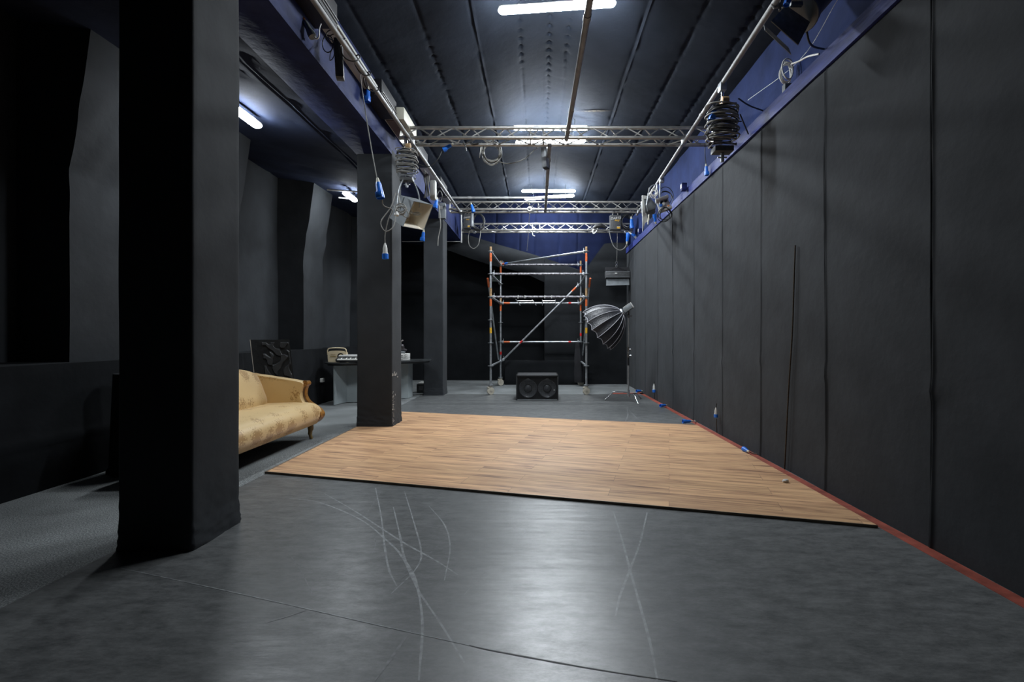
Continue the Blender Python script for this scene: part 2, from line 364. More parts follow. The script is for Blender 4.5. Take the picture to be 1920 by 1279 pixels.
for i in range(25):
    f = i/24*3; k = min(2, int(f)); g = f-k; x = tp_[k][0]*(1-g)+tp_[k+1][0]*g; y = tp_[k][1]*(1-g)+tp_[k+1][1]*g; h_ = (.002+.034*math.exp(-((i/24-.62)/.16)**2))*(1+.4*nz(i*.7, 3))
    a_, b_ = bm.verts.new(ceilp(x, y-h_)-Vector((0, 0, .012))), bm.verts.new(ceilp(x, y+h_)-Vector((0, 0, .012)))
    if prev: bm.faces.new((prev[0], prev[1], b_, a_))
    prev = (a_, b_)
tr_ = finish('torn_slit', bm, mat('torn_lining', (.05, .04, .028), .9, nscale=25, nstr=.9), ceil_o, smooth=False); tr_['label'] = 'ragged tear in the ceiling cloth'
# side bay soffit
def soffz(x): return 3.795+(-2.5-x)*.14
sx = sorted(set([round(x, 4) for x in lin(-4.75, -2.51, 34)]+[round(-2.74+k*.012, 4) for k in range(-6, 7)]))
pins = [(random.uniform(-4.2, -2.9), random.uniform(2, 9)) for _ in range(14)]+[(-2.62, 5.3), (-2.64, 4.4), (-2.62, 6.1), (-2.9, 4.7), (-2.95, 5.9)]
def soffp(x, y):
    z = soffz(x)+.016*nz(x*1.4, y*1.1, 2)
    dx = x+2.74-.03*nz(y*1.2, 3); z += (.012+.012*nz(y*3, 8))*math.exp(-(dx/.016)**2)-.007*math.exp(-((dx-.035)/.015)**2)
    for a, b_ in pins:
        d = (x-a)**2+(y-b_)**2
        if d < .1: z += .035*math.exp(-d/.006)
    for c in (8.3,):
        z += .02*math.exp(-((y-c)/.04)**2)
    return Vector((x, y, z))
bm = new(); grid(bm, sx, lin(-3.2, 14.2, 170), soffp); struct('ceiling.001', bm, 'soffit')
# left wall: cloth over window bays, pilasters that lean in at the top, and a low drape
def leftx(z):
    t = min(1, max(0, (z-2.75)/1.35)); return -4.16+.20*t**.9
def pil(bm, y0, y1):
    def fn(s, z):
        X = leftx(z)+.006*nz(s*3, z*1.4, y0)
        if 2.3 < z < 3.9: X += .018*math.sin(9*(s-.55*z)*2.2)*(.6+nz(s*2, z*2, 6))*math.exp(-((z-3.0)/.5)**2)
        return X
    grid(bm, lin(y0, y1, max(8, int((y1-y0)*14))), lin(1.0, 4.15, 60), lambda y, z: Vector((fn(y, z), y, z)))
    for yy in (y0, y1):
        grid(bm, lin(-4.65, -4.16, 4), lin(1.0, 4.15, 60), lambda x, z: Vector((-4.65+(x+4.65)/.49*(fn(yy, z)+4.65), yy, z)))
bm = new()
grid(bm, lin(-3.2, 14.2, 100), lin(.9, 4.2, 24), lambda y, z: Vector((-4.62+.03*nz(y*2, z*.5, 7), y, z)))
for a, b_ in ((-1.8, 2.3), (4.3, 6.7), (8.6, 9.36), (11.2, 11.9)): pil(bm, a, b_)
# hanging lengths of cloth behind the table
def drape(bm, y0, y1, x0, x1, z0, z1, s):
    grid(bm, lin(0, 1, 40), lin(z0, z1, 24), lambda t, z: Vector((x0+(x1-x0)*t+.035*math.sin(t*9+s)+.012*nz(t*8, z*1.5, s)+.05*(z-2)*.3, y0+(y1-y0)*t+.02*math.sin(t*17+s), z)))
drape(bm, 9.6, 11.2, -4.42, -4.30, 1.0, 4.12, 1.3)
struct('wall_left', bm, 'cloth')
bm = new()
def dadox(y, z): return -4.06+.02*nz(y*1.2, z*2, 2)+.012*math.exp(-((z-.42-.05*nz(y, 1))/.03)**2)-.04*max(0, .3-z)*(1+nz(y*2, 5))
grid(bm, lin(-3.2, 14.1, 180), lin(-.01, 1.04, 26), lambda y, z: Vector((dadox(y, z), y, z)))
grid(bm, lin(-3.2, 14.1, 180), [0, .5, 1], lambda y, t: Vector((dadox(y, 1.04)-.6*t, y, 1.04+.02*nz(y*3, t)*t)))
struct('wall_left.001', bm, 'cloth_deep')
# walls behind the camera, far back walls
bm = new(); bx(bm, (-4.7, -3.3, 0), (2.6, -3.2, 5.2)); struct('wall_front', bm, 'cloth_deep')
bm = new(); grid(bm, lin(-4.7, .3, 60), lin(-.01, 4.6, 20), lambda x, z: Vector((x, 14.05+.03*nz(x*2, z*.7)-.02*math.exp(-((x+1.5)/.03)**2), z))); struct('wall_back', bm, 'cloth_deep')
# navy fabric high on the back wall, with gathered folds
def nbk(x, z):
    y = 13.02+.035*nz(x*2.2, z*.5, 4)
    for c in (-1.18, -.52, -.12, .55, 1.05): y += .03*math.exp(-((x-c-.04*(z-3))/.025)**2)
    y += .02*math.sin(10*(x+.4*z))*math.exp(-((x-.6)/.6)**2)
    return Vector((x, y, z))
def nbot(x): return 3.72-(x+2.3)*.37 if x < .18 else 2.3
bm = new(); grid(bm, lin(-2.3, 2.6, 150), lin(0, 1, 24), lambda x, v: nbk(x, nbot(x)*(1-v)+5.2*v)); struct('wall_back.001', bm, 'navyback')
# black cloth flats in front of the back wall
poly = [U(1021, 723, YB), U(1021, 485, YB), U(1060, 498, YB), U(1094, 510, YB), U(1133, 457, YB), U(1150, 455, YB), U(1178, 455, YB), U(1178, 723, YB)]
poly[0].z = poly[-1].z = -.02
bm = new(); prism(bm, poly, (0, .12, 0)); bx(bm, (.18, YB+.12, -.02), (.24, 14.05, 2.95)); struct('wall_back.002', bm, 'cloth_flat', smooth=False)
yb2 = YB+.02
top = [(836, 427), (866, 437), (939, 460), (1000, 477), (1060, 497), (1094, 509)]; bot = [(1024, 531), (981, 511), (920, 497), (880, 484), (836, 468)]
bm = new(); n_ = 24
def pl(P, t):
    t *= len(P)-1; i = min(int(t), len(P)-2); f = t-i; return (P[i][0]*(1-f)+P[i+1][0]*f, P[i][1]*(1-f)+P[i+1][1]*f)
bb = bot[::-1]
grid(bm, lin(0, 1, 30), lin(0, 1, 8), lambda u, v: U(pl(top, u)[0]*(1-v)+pl(bb, u)[0]*v, pl(top, u)[1]*(1-v)+pl(bb, u)[1]*v, yb2+.10*math.sin(PI*v)*(-.6)+.05))
grid(bm, lin(0, 1, 30), [0, 1], lambda u, v: U(*pl(bb, u), yb2+.05)+Vector((0, .9*v, .1*v)))
struct('wall_back.003', bm, 'cloth_flat')
bm = new()
def lowd(x, z):
    return Vector((x, 12.74+.02*nz(x*3, z*2)-.03*(1 if z < .62 else 0)+.03*math.sin(x*7)*max(0, .3-z), z))
grid(bm, lin(-.86, 1.30, 50), lin(-.01, .64, 12), lowd); grid(bm, lin(-.86, 1.30, 20), [0, 1], lambda x, v: Vector((x, 12.74+.14*v, .64)))
grid(bm, lin(12.74, 14.0, 8), lin(-.01, .64, 4), lambda y, z: Vector((-.86, y, z)))
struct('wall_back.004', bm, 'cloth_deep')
# floor finishes
bm = new(); bx(bm, (-2.50, -3.2, 0), (2.27, 10.62, .004)); vin = finish('vinyl_floor', bm, 'vinyl', smooth=False); tag(vin, 'dark grey glossy vinyl dance floor scuffed with curved pale marks', 'floor covering')
bm = new(); bx(bm, (-2.70, 3.9, 0), (-2.505, 10.5, .004)); mt = finish('rubber_mat', bm, 'rubber', smooth=False); tag(mt, 'narrow grey rubber strip along the left edge of the wood laminate', 'mat')
bm = new(); bx(bm, (2.265, -3.2, 0), (XW-.012, 11.0, .006)); bx(bm, (1.65, 10.62, 0), (XW-.012, 10.86, .006)); struct('trim_2', bm, 'redfloor', smooth=False)
RZ = [.0041]
def ribbon(name, pts, wd, m, z=None, par=vin):
    RZ[0] += .00006; z = RZ[0]
    P = smoothpts([UZ(px, py, z) for px, py in pts], 8); b_ = new(); prev = None
    for i, p in enumerate(P):
        d = (P[min(i+1, len(P)-1)]-P[max(0, i-1)]); d.z = 0; d.normalize(); s = Vector((-d.y, d.x, 0))
        ww = wd*(.55+.45*math.sin(PI*min(1, max(.06, i/(len(P)-1)))))*(.8+.4*random.random())
        a, c = b_.verts.new(p+s*ww/2), b_.verts.new(p-s*ww/2)
        if prev: b_.faces.new((prev[0], prev[1], c, a))
        prev = (a, c)
    return finish(name, b_, m, par, smooth=False)
sf = 800/1920
marks = [([(258, 108), (400, 190), (600, 320), (760, 410), (860, 475)], .012, 'scuff'), ([(100, 130), (240, 150), (420, 225), (540, 320), (610, 395), (680, 540), (780, 690), (890, 870)], .012, 'scuff'),
 ([(490, 85), (515, 210), (530, 340), (550, 450), (585, 525)], .012, 'scuff'), ([(570, 170), (600, 300), (620, 400), (670, 500), (700, 680), (685, 950)], .014, 'scuff'),
 ([(620, 100), (660, 230), (695, 370), (670, 450), (560, 560)], .010, 'scuff'), ([(730, 165), (800, 250), (825, 350), (800, 500)], .009, 'scuff'),
 ([(1560, 190), (1600, 320), (1640, 470), (1720, 760), (1758, 950)], .013, 'scuff'), ([(1712, 195), (1680, 330), (1635, 450), (1590, 570), (1570, 660)], .013, 'scuff'),
 ([(1040, 400), (940, 510), (850, 605)], .006, 'scufffaint'), ([(520, 90), (490, 140), (455, 190)], .01, 'scufffaint'), ([(650, 720), (560, 850), (480, 960)], .012, 'scufffaint'),
 ([(90, 365), (150, 450), (210, 570)], .006, 'scufffaint'), ([(1015, 140), (1060, 210), (1120, 270)], .006, 'scufffaint'), ([(1200, 220), (1150, 300), (1130, 330)], .005, 'scufffaint'),
 ([(0, 690), (100, 660), (190, 630)], .008, 'scufffaint'), ([(480, 290), (490, 340), (470, 390)], .007, 'scufffaint'), ([(780, 335), (700, 410), (600, 500)], .006, 'scufffaint')]
for P, wd, mm in marks: ribbon('scuff_mark', [(500+x*sf, 880+y*sf) for x, y in P], wd, mm)
ribbon('floor_seam', [(215, 1063), (380, 1098), (560, 1138), (700, 1170), (880, 1210)], .006, 'scuff')
ribbon('floor_seam', [(880, 1210), (915, 1218), (1010, 1236), (1130, 1257), (1270, 1278)], .007, 'seamdark')
ribbon('scuff_mark', [(1172, 761), (1195, 785), (1214, 797)], .02, 'scufffaint'); ribbon('scuff_mark', [(1176, 765), (1177, 780), (1169, 795)], .02, 'scufffaint')
# laminate stage
A, B, D, E = UZ(500, 887, .022), UZ(1645, 991, .022), UZ(1302, 799, .022), UZ(0, 0, .022)
A = Vector((-2.50, 4.47, .022)); B = Vector((2.245, 3.20, .022)); D = Vector((2.245, 6.83, .022)); E = Vector((-2.50, 8.10, .022))
st = thing('laminate_stage', 'low stage of brown oak laminate planks laid on the vinyl floor', 'platform', (0, 5.6, 0))
def up(P, z): return [Vector((p.x, p.y, z)) for p in P]
bm = new(); quad_box(bm, up([A, B, D, E], .0045)+up([A, B, D, E], .022)); finish('deck', bm, 'laminate', st, smooth=False)
bm = new(); f0 = Vector((0, -.008, 0)); quad_box(bm, up([A+f0, B+f0, B, A], .0045)+up([A+f0, B+f0, B, A], .0235)); finish('edge_strip', bm, 'kerb', st, smooth=False)
bm = new(); s0 = Vector((-.018, 0, 0)); quad_box(bm, up([A+s0+f0, A+f0, E, E+s0], .0045)+up([A+s0+f0, A+f0, E, E+s0], .0235)); finish('edge_strip', bm, 'kerb', st, smooth=False)

# ------------------------------------------------------------------ COLUMNS
def column(x0, x1, y0, y1, label, seed, top=3.86, wear=False):
    o = new(); cx, cy_ = (x0+x1)/2, (y0+y1)/2; hx, hy = (x1-x0)/2, (y1-y0)/2; r = .018
    per = []
    n = 16
    for (sx_, sy_, a0) in ((1, -1, -PI/2), (1, 1, 0), (-1, 1, PI/2), (-1, -1, PI)):
        for k in range(5):
            a = a0+PI/2*k/4; per.append((sx_*(hx-r)+r*math.cos(a), sy_*(hy-r)+r*math.sin(a), math.cos(a), math.sin(a)))
    pts = []
    for i in range(len(per)):
        a, b_ = per[i], per[(i+1) % len(per)]; d = math.hypot(a[0]-b_[0], a[1]-b_[1]); k = max(1, int(d/.03))
        for j in range(k):
            t = j/k; pts.append(tuple(a[q]*(1-t)+b_[q]*t for q in range(4)))
    def fn(i, z):
        px, py, nx, ny = pts[int(i)]; ang = math.atan2(py/hy, px/hx)
        d = .004*nz(px*5, py*5+seed, z*1.5)
        if z < .16: d += .012*(1-z/.16)**.7+.004*math.sin(z*130+7*nz(ang*2, seed, z*5))*(1-z/.16)*(.5+nz(ang*3,seed))+.006*nz(ang*6, z*30, seed)
        if z < .5: d += .006*nz(ang*5+z*9, z*14, seed)*(1-z/.5)
        return Vector((cx+px+nx*d, cy_+py+ny*d, z))
    zs = [.004]+lin(.01, .5, 36)+lin(.55, top, 34)
    G = grid(o, list(range(len(pts))), zs, fn, closed_u=True)
    o.faces.new([g[0] for g in G]); o.faces.new([g[-1] for g in G])
    c = finish('fabric_column', o, 'cloth_col'); tag(c, label, 'column', 'cloth wrapped columns'); return c
column(-2.477, -2.036, 2.851, 3.31, 'wide foreground column wrapped in black cloth, nearest the viewer', 1)
c2 = column(-2.505, -2.018, 6.70, 7.17, 'middle black cloth column at corner of laminate stage with worn white corner', 2)
column(-2.45, -2.03, 10.38, 10.85, 'far black cloth column beyond the dark table', 3)
o = new()      # worn plaster patches on the middle column's corner
for k in range(60):
    z = random.choice([random.uniform(.03, .10), random.uniform(.1, .5), random.uniform(.25, .5)]); y = 6.705+abs(random.gauss(0, .05)); s = random.uniform(.004, .014)
    cbox(o, (-2.0155+.0, y+.01, z), (.006, s, s*random.uniform(1, 3)))
for k in range(14): cbox(o, (-2.0155, 6.71+random.uniform(0, .25), .74+random.gauss(0, .02)+.0), (.006, random.uniform(.01, .03), random.uniform(.01, .04)))
finish('worn_patch', o, 'plaster', c2, smooth=False)

# ------------------------------------------------------------------ BEAM, BOARDS, BOXES on the left
bm = new(); bx(bm, (-2.52, -3.2, 3.80), (-2.03, 12.9, 4.50), .006); bx(bm, (-2.036, -3.2, 3.80), (-2.022, 12.9, 3.86))
bme = finish('overhead_beam', bm, 'beam'); tag(bme, 'long navy painted beam running over the three cloth columns', 'beam')
for i, (y0, y1, lb) in enumerate(((4.45, 5.66, 'long white board on the navy beam, nearest of the boards'), (6.98, 7.32, 'short white board on the beam just behind the first truss'), (8.10, 9.08, 'white board on the beam between the first and second truss'), (9.85, 10.6, 'white board on the beam at the second truss'))):
    o = new(); bx(o, (-2.03, y0, 4.165), (-1.865, y1, 4.195), .003); b1 = finish('cover_board', o, 'white'); tag(b1, lb, 'board', 'white boards along the navy beam')
for y0, y1, lb in ((3.35, 4.42, 'black box with silver rails at top left edge of picture on the beam'), (5.68, 6.27, 'black box with silver rails on the beam before the first truss'), (7.36, 8.06, 'black box with silver rails on beam behind the hanging cable bundle'), (9.14, 9.80, 'black box with silver rails on the beam at the second truss')):
    t = thing('rail_box', lb, 'box', (-1.95, y0, 4.1), 'black rail boxes along the navy beam')
    o = new(); bx(o, (-2.03, y0, 4.08), (-1.83, y1, 4.30), .004); finish('box_body', o, 'boxblack', t)
    for dz in (0, .035):
        o = new(); cyl(o, (-1.822, y0, 4.12+dz), (-1.822, y1, 4.12+dz), .005, 8); finish('rail', o, 'pipe', t)
t = thing('junction_box', 'cream box with brown underside on beam end above first truss', 'box', (-1.9, 6.3, 4.1))
o = new(); bx(o, (-2.0, 6.30, 4.10), (-1.74, 6.95, 4.26), .006); finish('box_body', o, 'creambox', t); o = new(); bx(o, (-1.98, 6.32, 4.09), (-1.80, 6.93, 4.10)); finish('underside', o, 'brown', t)
# upright white conduit frame at far end
t = thing('pipe_frame', 'thin white upright pipe with cross bar below end of navy beam', 'pipe', (-2.05, 12.6, 3.7))
o = new(); cyl(o, U(865, 392, 12.6), U(865, 455, 12.6), .022); finish('upright', o, 'whiteplastic', t)
o = new(); cyl(o, U(754, 453, 12.6), U(866, 453, 12.6), .012); finish('cross_bar', o, 'whiteplastic', t)
for yy, lb in ((8.50, 'white horizontal conduit at the near end of the far side bay tube light'), (9.0, 'white horizontal conduit at far end of the far side bay tube light')):
    o = new(); cyl(o, (-3.70, yy, 3.852), (-2.55, yy, 3.77), .014); q = finish('conduit', o, 'whiteplastic'); tag(q, lb, 'pipe', 'side bay conduits')

# ------------------------------------------------------------------ PIPES
def pipe(name, a, b_, r, label, m='pipe'):
    t = thing(name, label, 'pipe', a)
    o = new(); cyl(o, a, b_, r, 16); finish('tube', o, m, t)
    n = 3; d = Vector(b_)-Vector(a)
    for k in range(n):
        p = Vector(a)+d*(k+.5)/n; dd = d.normalized()*.035; o = new(); cyl(o, p-dd, p+dd, r+.005, 16); finish('pipe_clamp', o, m, t)
    return t
PZ = 3.885
La, Lb = UZ(588, 0, PZ), UZ(845, 372, PZ); Ra, Rb = UZ(1456, 0, PZ), UZ(1254.5, 310, PZ)
def ext(a, b_, y): return a+(b_-a)*((y-a.y)/(b_.y-a.y))
pipe('overhead_pipe', ext(La, Lb, 1.0), ext(La, Lb, 10.3), .025, 'long grey pipe hung beside the navy beam on the left')
pipe('overhead_pipe', ext(Ra, Rb, 1.0), ext(Ra, Rb, 10.4), .025, 'long grey pipe hung above the blue ledge on the right')
Ca = UZ(1103, 20, PZ+.0); Cb = UZ(1062, 262, PZ)
pipe('overhead_pipe', ext(Ca, Cb, 1.5), Cb, .028, 'grey pipe down the middle of the ceiling before the first truss')
pipe('overhead_pipe', UZ(1030.5, 272, PZ), UZ(1022.5, 397, PZ), .028, 'grey pipe joining first and second truss under the ceiling middle')
pipe('overhead_pipe', U(846, 371, 10.0), U(1052, 371, 10.0), .024, 'short crosswise pipe above the left half of the second truss')
LP = lambda y: ext(La, Lb, y)
RP = lambda y: ext(Ra, Rb, y)

# ------------------------------------------------------------------ TRUSSES
def truss(x0, x1, Y, zb, zt, sp, pitch, label):
    t = thing('lighting_truss', label, 'truss', ((x0+x1)/2, Y+sp/2, zb), 'triangular aluminium trusses')
    ch = [(Y, zb), (Y+sp, zb), (Y+sp/2, zt)]
    for y, z in ch:
        o = new(); cyl(o, (x0, y, z), (x1, y, z), .0245, 14); finish('chord', o, 'alu', t)
    n = int(round((x1-x0)/pitch)); p = (x1-x0)/n
    for (a, b_, off) in ((0, 2, 0), (1, 2, .5), (0, 1, .25)):
        o = new()
        for k in range(-1, n+1):
            xa = x0+(k+off)*p; xm = xa+p/2; xe = xa+p
            if min(xa, xm) >= x0-1e-6 and xm <= x1+1e-6: cyl(o, (xa, *ch[a]), (xm, *ch[b_]), .0085, 8)
            if xm >= x0-1e-6 and xe <= x1+1e-6: cyl(o, (xm, *ch[b_]), (xe, *ch[a]), .0085, 8)
        finish('lacing', o, 'alu', t)
    xm = (x0+x1)/2-.28
    for dx in (-.09, .09):
        for a, b_ in ((0, 2), (1, 2), (0, 1)):
            o = new(); cyl(o, (xm+dx, *ch[a]), (xm+dx, *ch[b_]), .010, 8); finish('end_brace', o, 'alu', t)
    for y, z in ch:
        o = new(); cyl(o, (xm-.05, y, z), (xm+.05, y, z), .029, 14); finish('coupler', o, 'galv', t)
    for xx in (x0, x1):
        o = new()
        prism(o, [(xx-.004, ch[0][0]-.03, zb-.03), (xx-.004, ch[1][0]+.03, zb-.03), (xx-.004, ch[2][0], zt+.04)], (.008, 0, 0)); finish('end_plate', o, 'alu', t)
    for xx in (LP(Y).x, RP(Y).x):
        if x0 < xx < x1:
            o = new(); cbox(o, (xx, Y+.02, zb-.03), (.06, .07, .1), .006); finish('hook_clamp', o, 'galv', t)
    return t
truss(-1.86, 2.40, 6.50, 3.94, 4.125, .24, .46, 'nearest triangular aluminium truss spanning the hall overhead')
truss(-1.86, 2.25, 10.15, 3.94, 4.125, .24, .46, 'second aluminium truss across the hall, with the round camera on it')
truss(-1.90, 2.38, 12.15, 3.94, 4.125, .24, .46, 'farthest aluminium truss, in front of the navy back wall')

# ------------------------------------------------------------------ TUBE LIGHTS
def batten(a, b_, wd, m, label, group, nm='tube_light', hang=.12):
    a, b_ = Vector(a), Vector(b_); t = thing(nm, label, 'ceiling light', (a+b_)/2, group)
    d = (b_-a).normalized(); s = d.cross(Vector((0, 0, 1))).normalized(); L_ = (b_-a).length; mid = (a+b_)/2
    mtx = Matrix(((d.x, s.x, 0, mid.x), (d.y, s.y, 0, mid.y), (d.z, s.z, 1, mid.z), (0, 0, 0, 1)))
    o = new()
    def fn(u, v):
        e = min(1, (L_/2-abs(u))/(wd/2)); e = math.sqrt(max(.02, 1-(1-max(0, e))**2)); an = PI+PI*v
        return mtx @ Vector((u, math.cos(an)*wd/2*e, math.sin(an)*.036*e))
    us = [-L_/2+.0001]+[-L_/2+wd/2*k/5 for k in range(1, 6)]+[L_/2-wd/2*k/5 for k in range(5, 0, -1)]+[L_/2-.0001]
    grid(o, us, lin(0, 1, 13), fn); finish('diffuser', o, m, t)
    o = new(); cbox(o, (0, 0, .018), (L_-.02, wd*.8, .034), .006, mtx=mtx); finish('lamp_body', o, 'whiteplastic', t)
    for q in (-.32, .32):
        o = new(); p = mtx @ Vector((q*L_, 0, .03)); cyl(o, p, p+Vector((0, 0, hang)), .004, 6); finish('hanger', o, 'wire', t)
    return t
zl = EYE+3.53
G = 'crosswise hall tube lights'
batten(UZ(934, 20, zl), UZ(1155, 5, zl), .10, 'lamp_hall', 'glowing tube light at the top of picture, nearest in the hall ceiling', G)
batten((-.42, 8.19, zl), (.86, 8.19, zl), .10, 'lamp_hall', 'glowing tube light seen through the top of the first truss', G)
batten((-.40, 8.80, zl), (.87, 8.70, zl), .10, 'lamp_hall', 'glowing tube light seen behind lower chords of first truss', G)
batten((-.39, 11.73, zl), (.92, 11.73, zl), .10, 'lamp_hall', 'level glowing tube light just above the second truss', G)
batten((-.33, 12.42, zl), (.92, 12.10, zl), .10, 'lamp_hall', 'tilted glowing tube light, farthest down the hall', G)
G = 'lengthwise side bay tube lights'
batten((-3.36, 5.20, 3.80), (-3.36, 5.84, 3.80), .12, 'lamp_bay', 'glowing tube light in the side bay beside the foreground column', G, hang=.11)
batten((-3.39, 8.50, 3.80), (-3.39, 9.02, 3.80), .12, 'lamp_bay', 'glowing tube light in the side bay beside the middle column', G, hang=.11)

# ------------------------------------------------------------------ cables and plugs
def cablemesh(pts, r, n=8, k=6):
    o = new(); tube(o, smoothpts(pts, k), r, n); return o
def cable(name, pts, r, m, label, parent=None, group=None, cat='cable'):
    q = finish(name, cablemesh(pts, r), m, parent)
    if parent is None: tag(q, label, cat, group)
    return q
def plug(p, d, label, cab=None, body='blue', cm='greycable', cr=.0055, s=1.0, socket=True, group='blue power plugs'):
    p = Vector(p); mt_ = orient(p, d); t = thing('power_plug', label, 'plug', p, group)
    o = new(); lathe(o, [(.008*s, -.035*s), (.012*s, -.02*s), (.016*s, 0), (.018*s, .004*s)], 14, mt_); finish('cable_gland', o, 'creambox' if body != 'cream' else 'whiteplastic', t)
    o = new(); lathe(o, [(.017*s, 0), (.023*s, .02*s), (.024*s, .06*s), (.029*s, .075*s), (.031*s, .115*s), (.031*s, .125*s), (.027*s, .125*s), (.026*s, .10*s), (.001, .10*s)], 18, mt_)
    finish('plug_body', o, 'blue' if body == 'blue' else 'whiteplastic', t)
    if socket:
        o = new(); cbox(o, (.036*s, 0, .105*s), (.016*s, .05*s, .045*s), .004, mtx=mt_); finish('latch_lid', o, 'blue', t)
    if body != 'blue':
        o = new(); lathe(o, [(.0315*s, .08*s), (.033*s, .09*s), (.033*s, .135*s), (.027*s, .135*s)], 18, mt_); finish('contact_ring', o, 'blue', t)
    if cab: finish('cable', cablemesh(cab, cr), cm, t)
    return t
D_ = lambda a, b_: (Vector(b_)-Vector(a))
def up_(px1, py1, px2, py2, Y, label, cab=None, Y2=None, **k):
    a, b_ = U(px1, py1, Y), U(px2, py2, Y2 or Y); return plug(a, b_-a, label, cab, s=max(.6, (b_-a).length/.125), **k)
# along left pipe
up_(690, 168, 689, 191, 5.55, 'blue plug hanging from left pipe beside the white board', [LP(4.75)+Vector((-.03, 0, .0)), LP(4.9)+Vector((.03, 0, .03)), U(672, 125, 5.1), U(684, 145, 5.4), U(690, 166, 5.55)], cm='blackcable')
up_(709, 342, 714, 372, 5.4, 'blue plug midway down the long cable in front of the middle column', [LP(4.9)+Vector((-.03, 0, .03)), U(676, 145, 5.2), U(690, 240, 5.4), U(704, 320, 5.4), U(708, 338, 5.4)])
up_(722, 462, 722.5, 484, 5.5, 'white plug with blue ring at lowest end of hanging cable', [U(716, 374, 5.4), U(720, 386, 5.45), U(736, 394, 5.5), U(728, 412, 5.5), U(722, 440, 5.5), U(722, 460, 5.5)], body='cream', socket=False)
cable('hanging_cable', [U(742, 362, 5.7), U(733, 388, 5.65), U(716, 412, 5.6), U(715, 424, 5.6), U(724, 434, 5.6), U(738, 424, 5.65), U(742, 400, 5.7), U(738, 385, 5.7)], .006, 'greycable', 'round loop of dark cable hanging left of the floodlight')
up_(846, 272, 831, 281, 6.62, 'blue plug hanging just under left end of the first truss', [U(860, 268, 6.62), U(852, 270, 6.62), U(847, 271, 6.62)])
cable('hanging_cable', [U(829, 283, 6.62), U(820, 300, 6.6), U(805, 312, 6.6), U(785, 308, 6.6), U(772, 298, 6.6)], .006, 'blackcable', 'dark cable drooping from cable bundle to blue plug under first truss')
up_(794, 435, 792, 452, 6.35, 'blue plug dangling below the open floodlight', [U(795, 428, 6.4), U(794.5, 434, 6.36)])
up_(819, 374, 816, 390, 8.7, 'blue plug hanging left of the second truss end', [LP(8.3), U(820, 350, 8.6), U(819, 372, 8.7)], cm='blackcable')
cable('hanging_cable', [U(823, 385, 8.8), U(825, 405, 8.8), U(826, 425, 8.8), U(822, 445, 8.8), U(821, 461, 8.8)], .008, 'greycable', 'loose twisted grey cable tail hanging left of the far column')
cable('hanging_cable', [LP(9.0), U(822, 372, 8.9), U(826, 378, 8.9), U(829, 365, 8.9), U(824, 358, 8.9), U(819, 370, 8.9), U(822, 385, 8.9)], .007, 'greycable', 'small loops of grey cable on left pipe before the second truss')
for k in range(6):
    P = [U(796+k*1.6, 318+k*2, 7.7), U(795+k*1.9, 335, 7.7), U(797+k*1.5+random.uniform(-1.5, 1.5), 350, 7.7), U(795+k*2.2, 372-k, 7.7)]
    cable('hanging_cable', P, .007, 'greycable' if k % 2 else 'blackcable', 'dark cable in the strand bundle hanging beside the white box', group='strands beside the white box')
t = thing('wall_box', 'white upright box hung on the left below the pipe, behind the floodlight', 'box', U(810, 372, 7.9))
o = new(); a = U(806, 372, 7.9); bx(o, (a.x, 7.9, a.z), (a.x+.085, 8.02, a.z+.30), .004); finish('box_body', o, 'white', t); o = new(); cbox(o, (a.x+.04, 7.895, a.z+.15), (.05, .008, .2), .002); finish('lid', o, 'lightgrey', t)
t = thing('wall_box', 'grey upright box at left end of the second truss', 'box', U(828, 407, 9.4))
o = new(); a = U(822, 409, 9.4); bx(o, (a.x, 9.4, a.z), (a.x+.13, 9.52, a.z+.30), .006); finish('box_body', o, 'grey', t); o = new(); cbox(o, (a.x+.05, 9.392, a.z+.2), (.06, .012, .06), .002); finish('lid', o, 'lightgrey', t)
# inline connector and ballast near top left
t = thing('inline_connector', 'grey inline connector with orange collar hanging at top left', 'connector', U(585, 68, 4.2))
a, b_ = U(570, 38, 4.2), U(587, 70, 4.2); o = new(); lathe(o, [(.012, 0), (.022, .03), (.026, .09), (.034, .13), (.034, .165), (.02, .17)], 16, orient(a, b_-a)); finish('connector_body', o, 'grey', t)
o = new(); lathe(o, [(.012, -.03), (.014, 0)], 12, orient(a, b_-a)); finish('collar', o, 'orangeplastic', t)
finish('cable', cablemesh([U(562, -20, 4.2), U(562, 5, 4.2), U(566, 25, 4.2), U(569, 35, 4.2)], .006), 'greycable', t)
finish('cable', cablemesh([U(589, 68, 4.2), U(593, 73, 4.2), U(598, 68, 4.2), U(599, 52, 4.2), U(602, 44, 4.2)], .006), 'whitecable', t)
t = thing('ballast_box', 'narrow black power box hanging from left pipe with coiled cables', 'power box', U(637, 150, 4.5), 'hanging ballast boxes')
a = U(634, 75, 4.5); o = new(); mtb = Matrix.Translation(a) @ Matrix.Rotation(-.05, 4, 'Y') @ Matrix.Rotation(.25, 4, 'Z'); bx(o, (-.035, -.04, -.36), (.035, .05, 0), .005, mtx=mtb); finish('box_body', o, 'blackmetal', t)
o = new(); bx(o, (.030, -.044, -.35), (.037, -.036, -.01), .001, mtx=mtb); finish('edge_strip', o, 'alu', t)
o = new(); bx(o, (-.034, -.046, -.352), (-.028, -.040, -.24), mtx=mtb); finish('edge_strip', o, 'alu', t)
finish('cable', cablemesh([a+Vector((-.02, 0, -.01))]+[a+Vector((-.06+.055*math.cos(q), -.03+.01*q, .03+.055*math.sin(q))) for q in lin(0, 9, 16)]+[LP(4.35)], .005), 'blackcable', t)
finish('cable', cablemesh([a+Vector((-.10+.05*math.cos(q), .01, -.03+.08*math.sin(q))) for q in lin(0, 8, 16)], .005), 'blackcable', t)
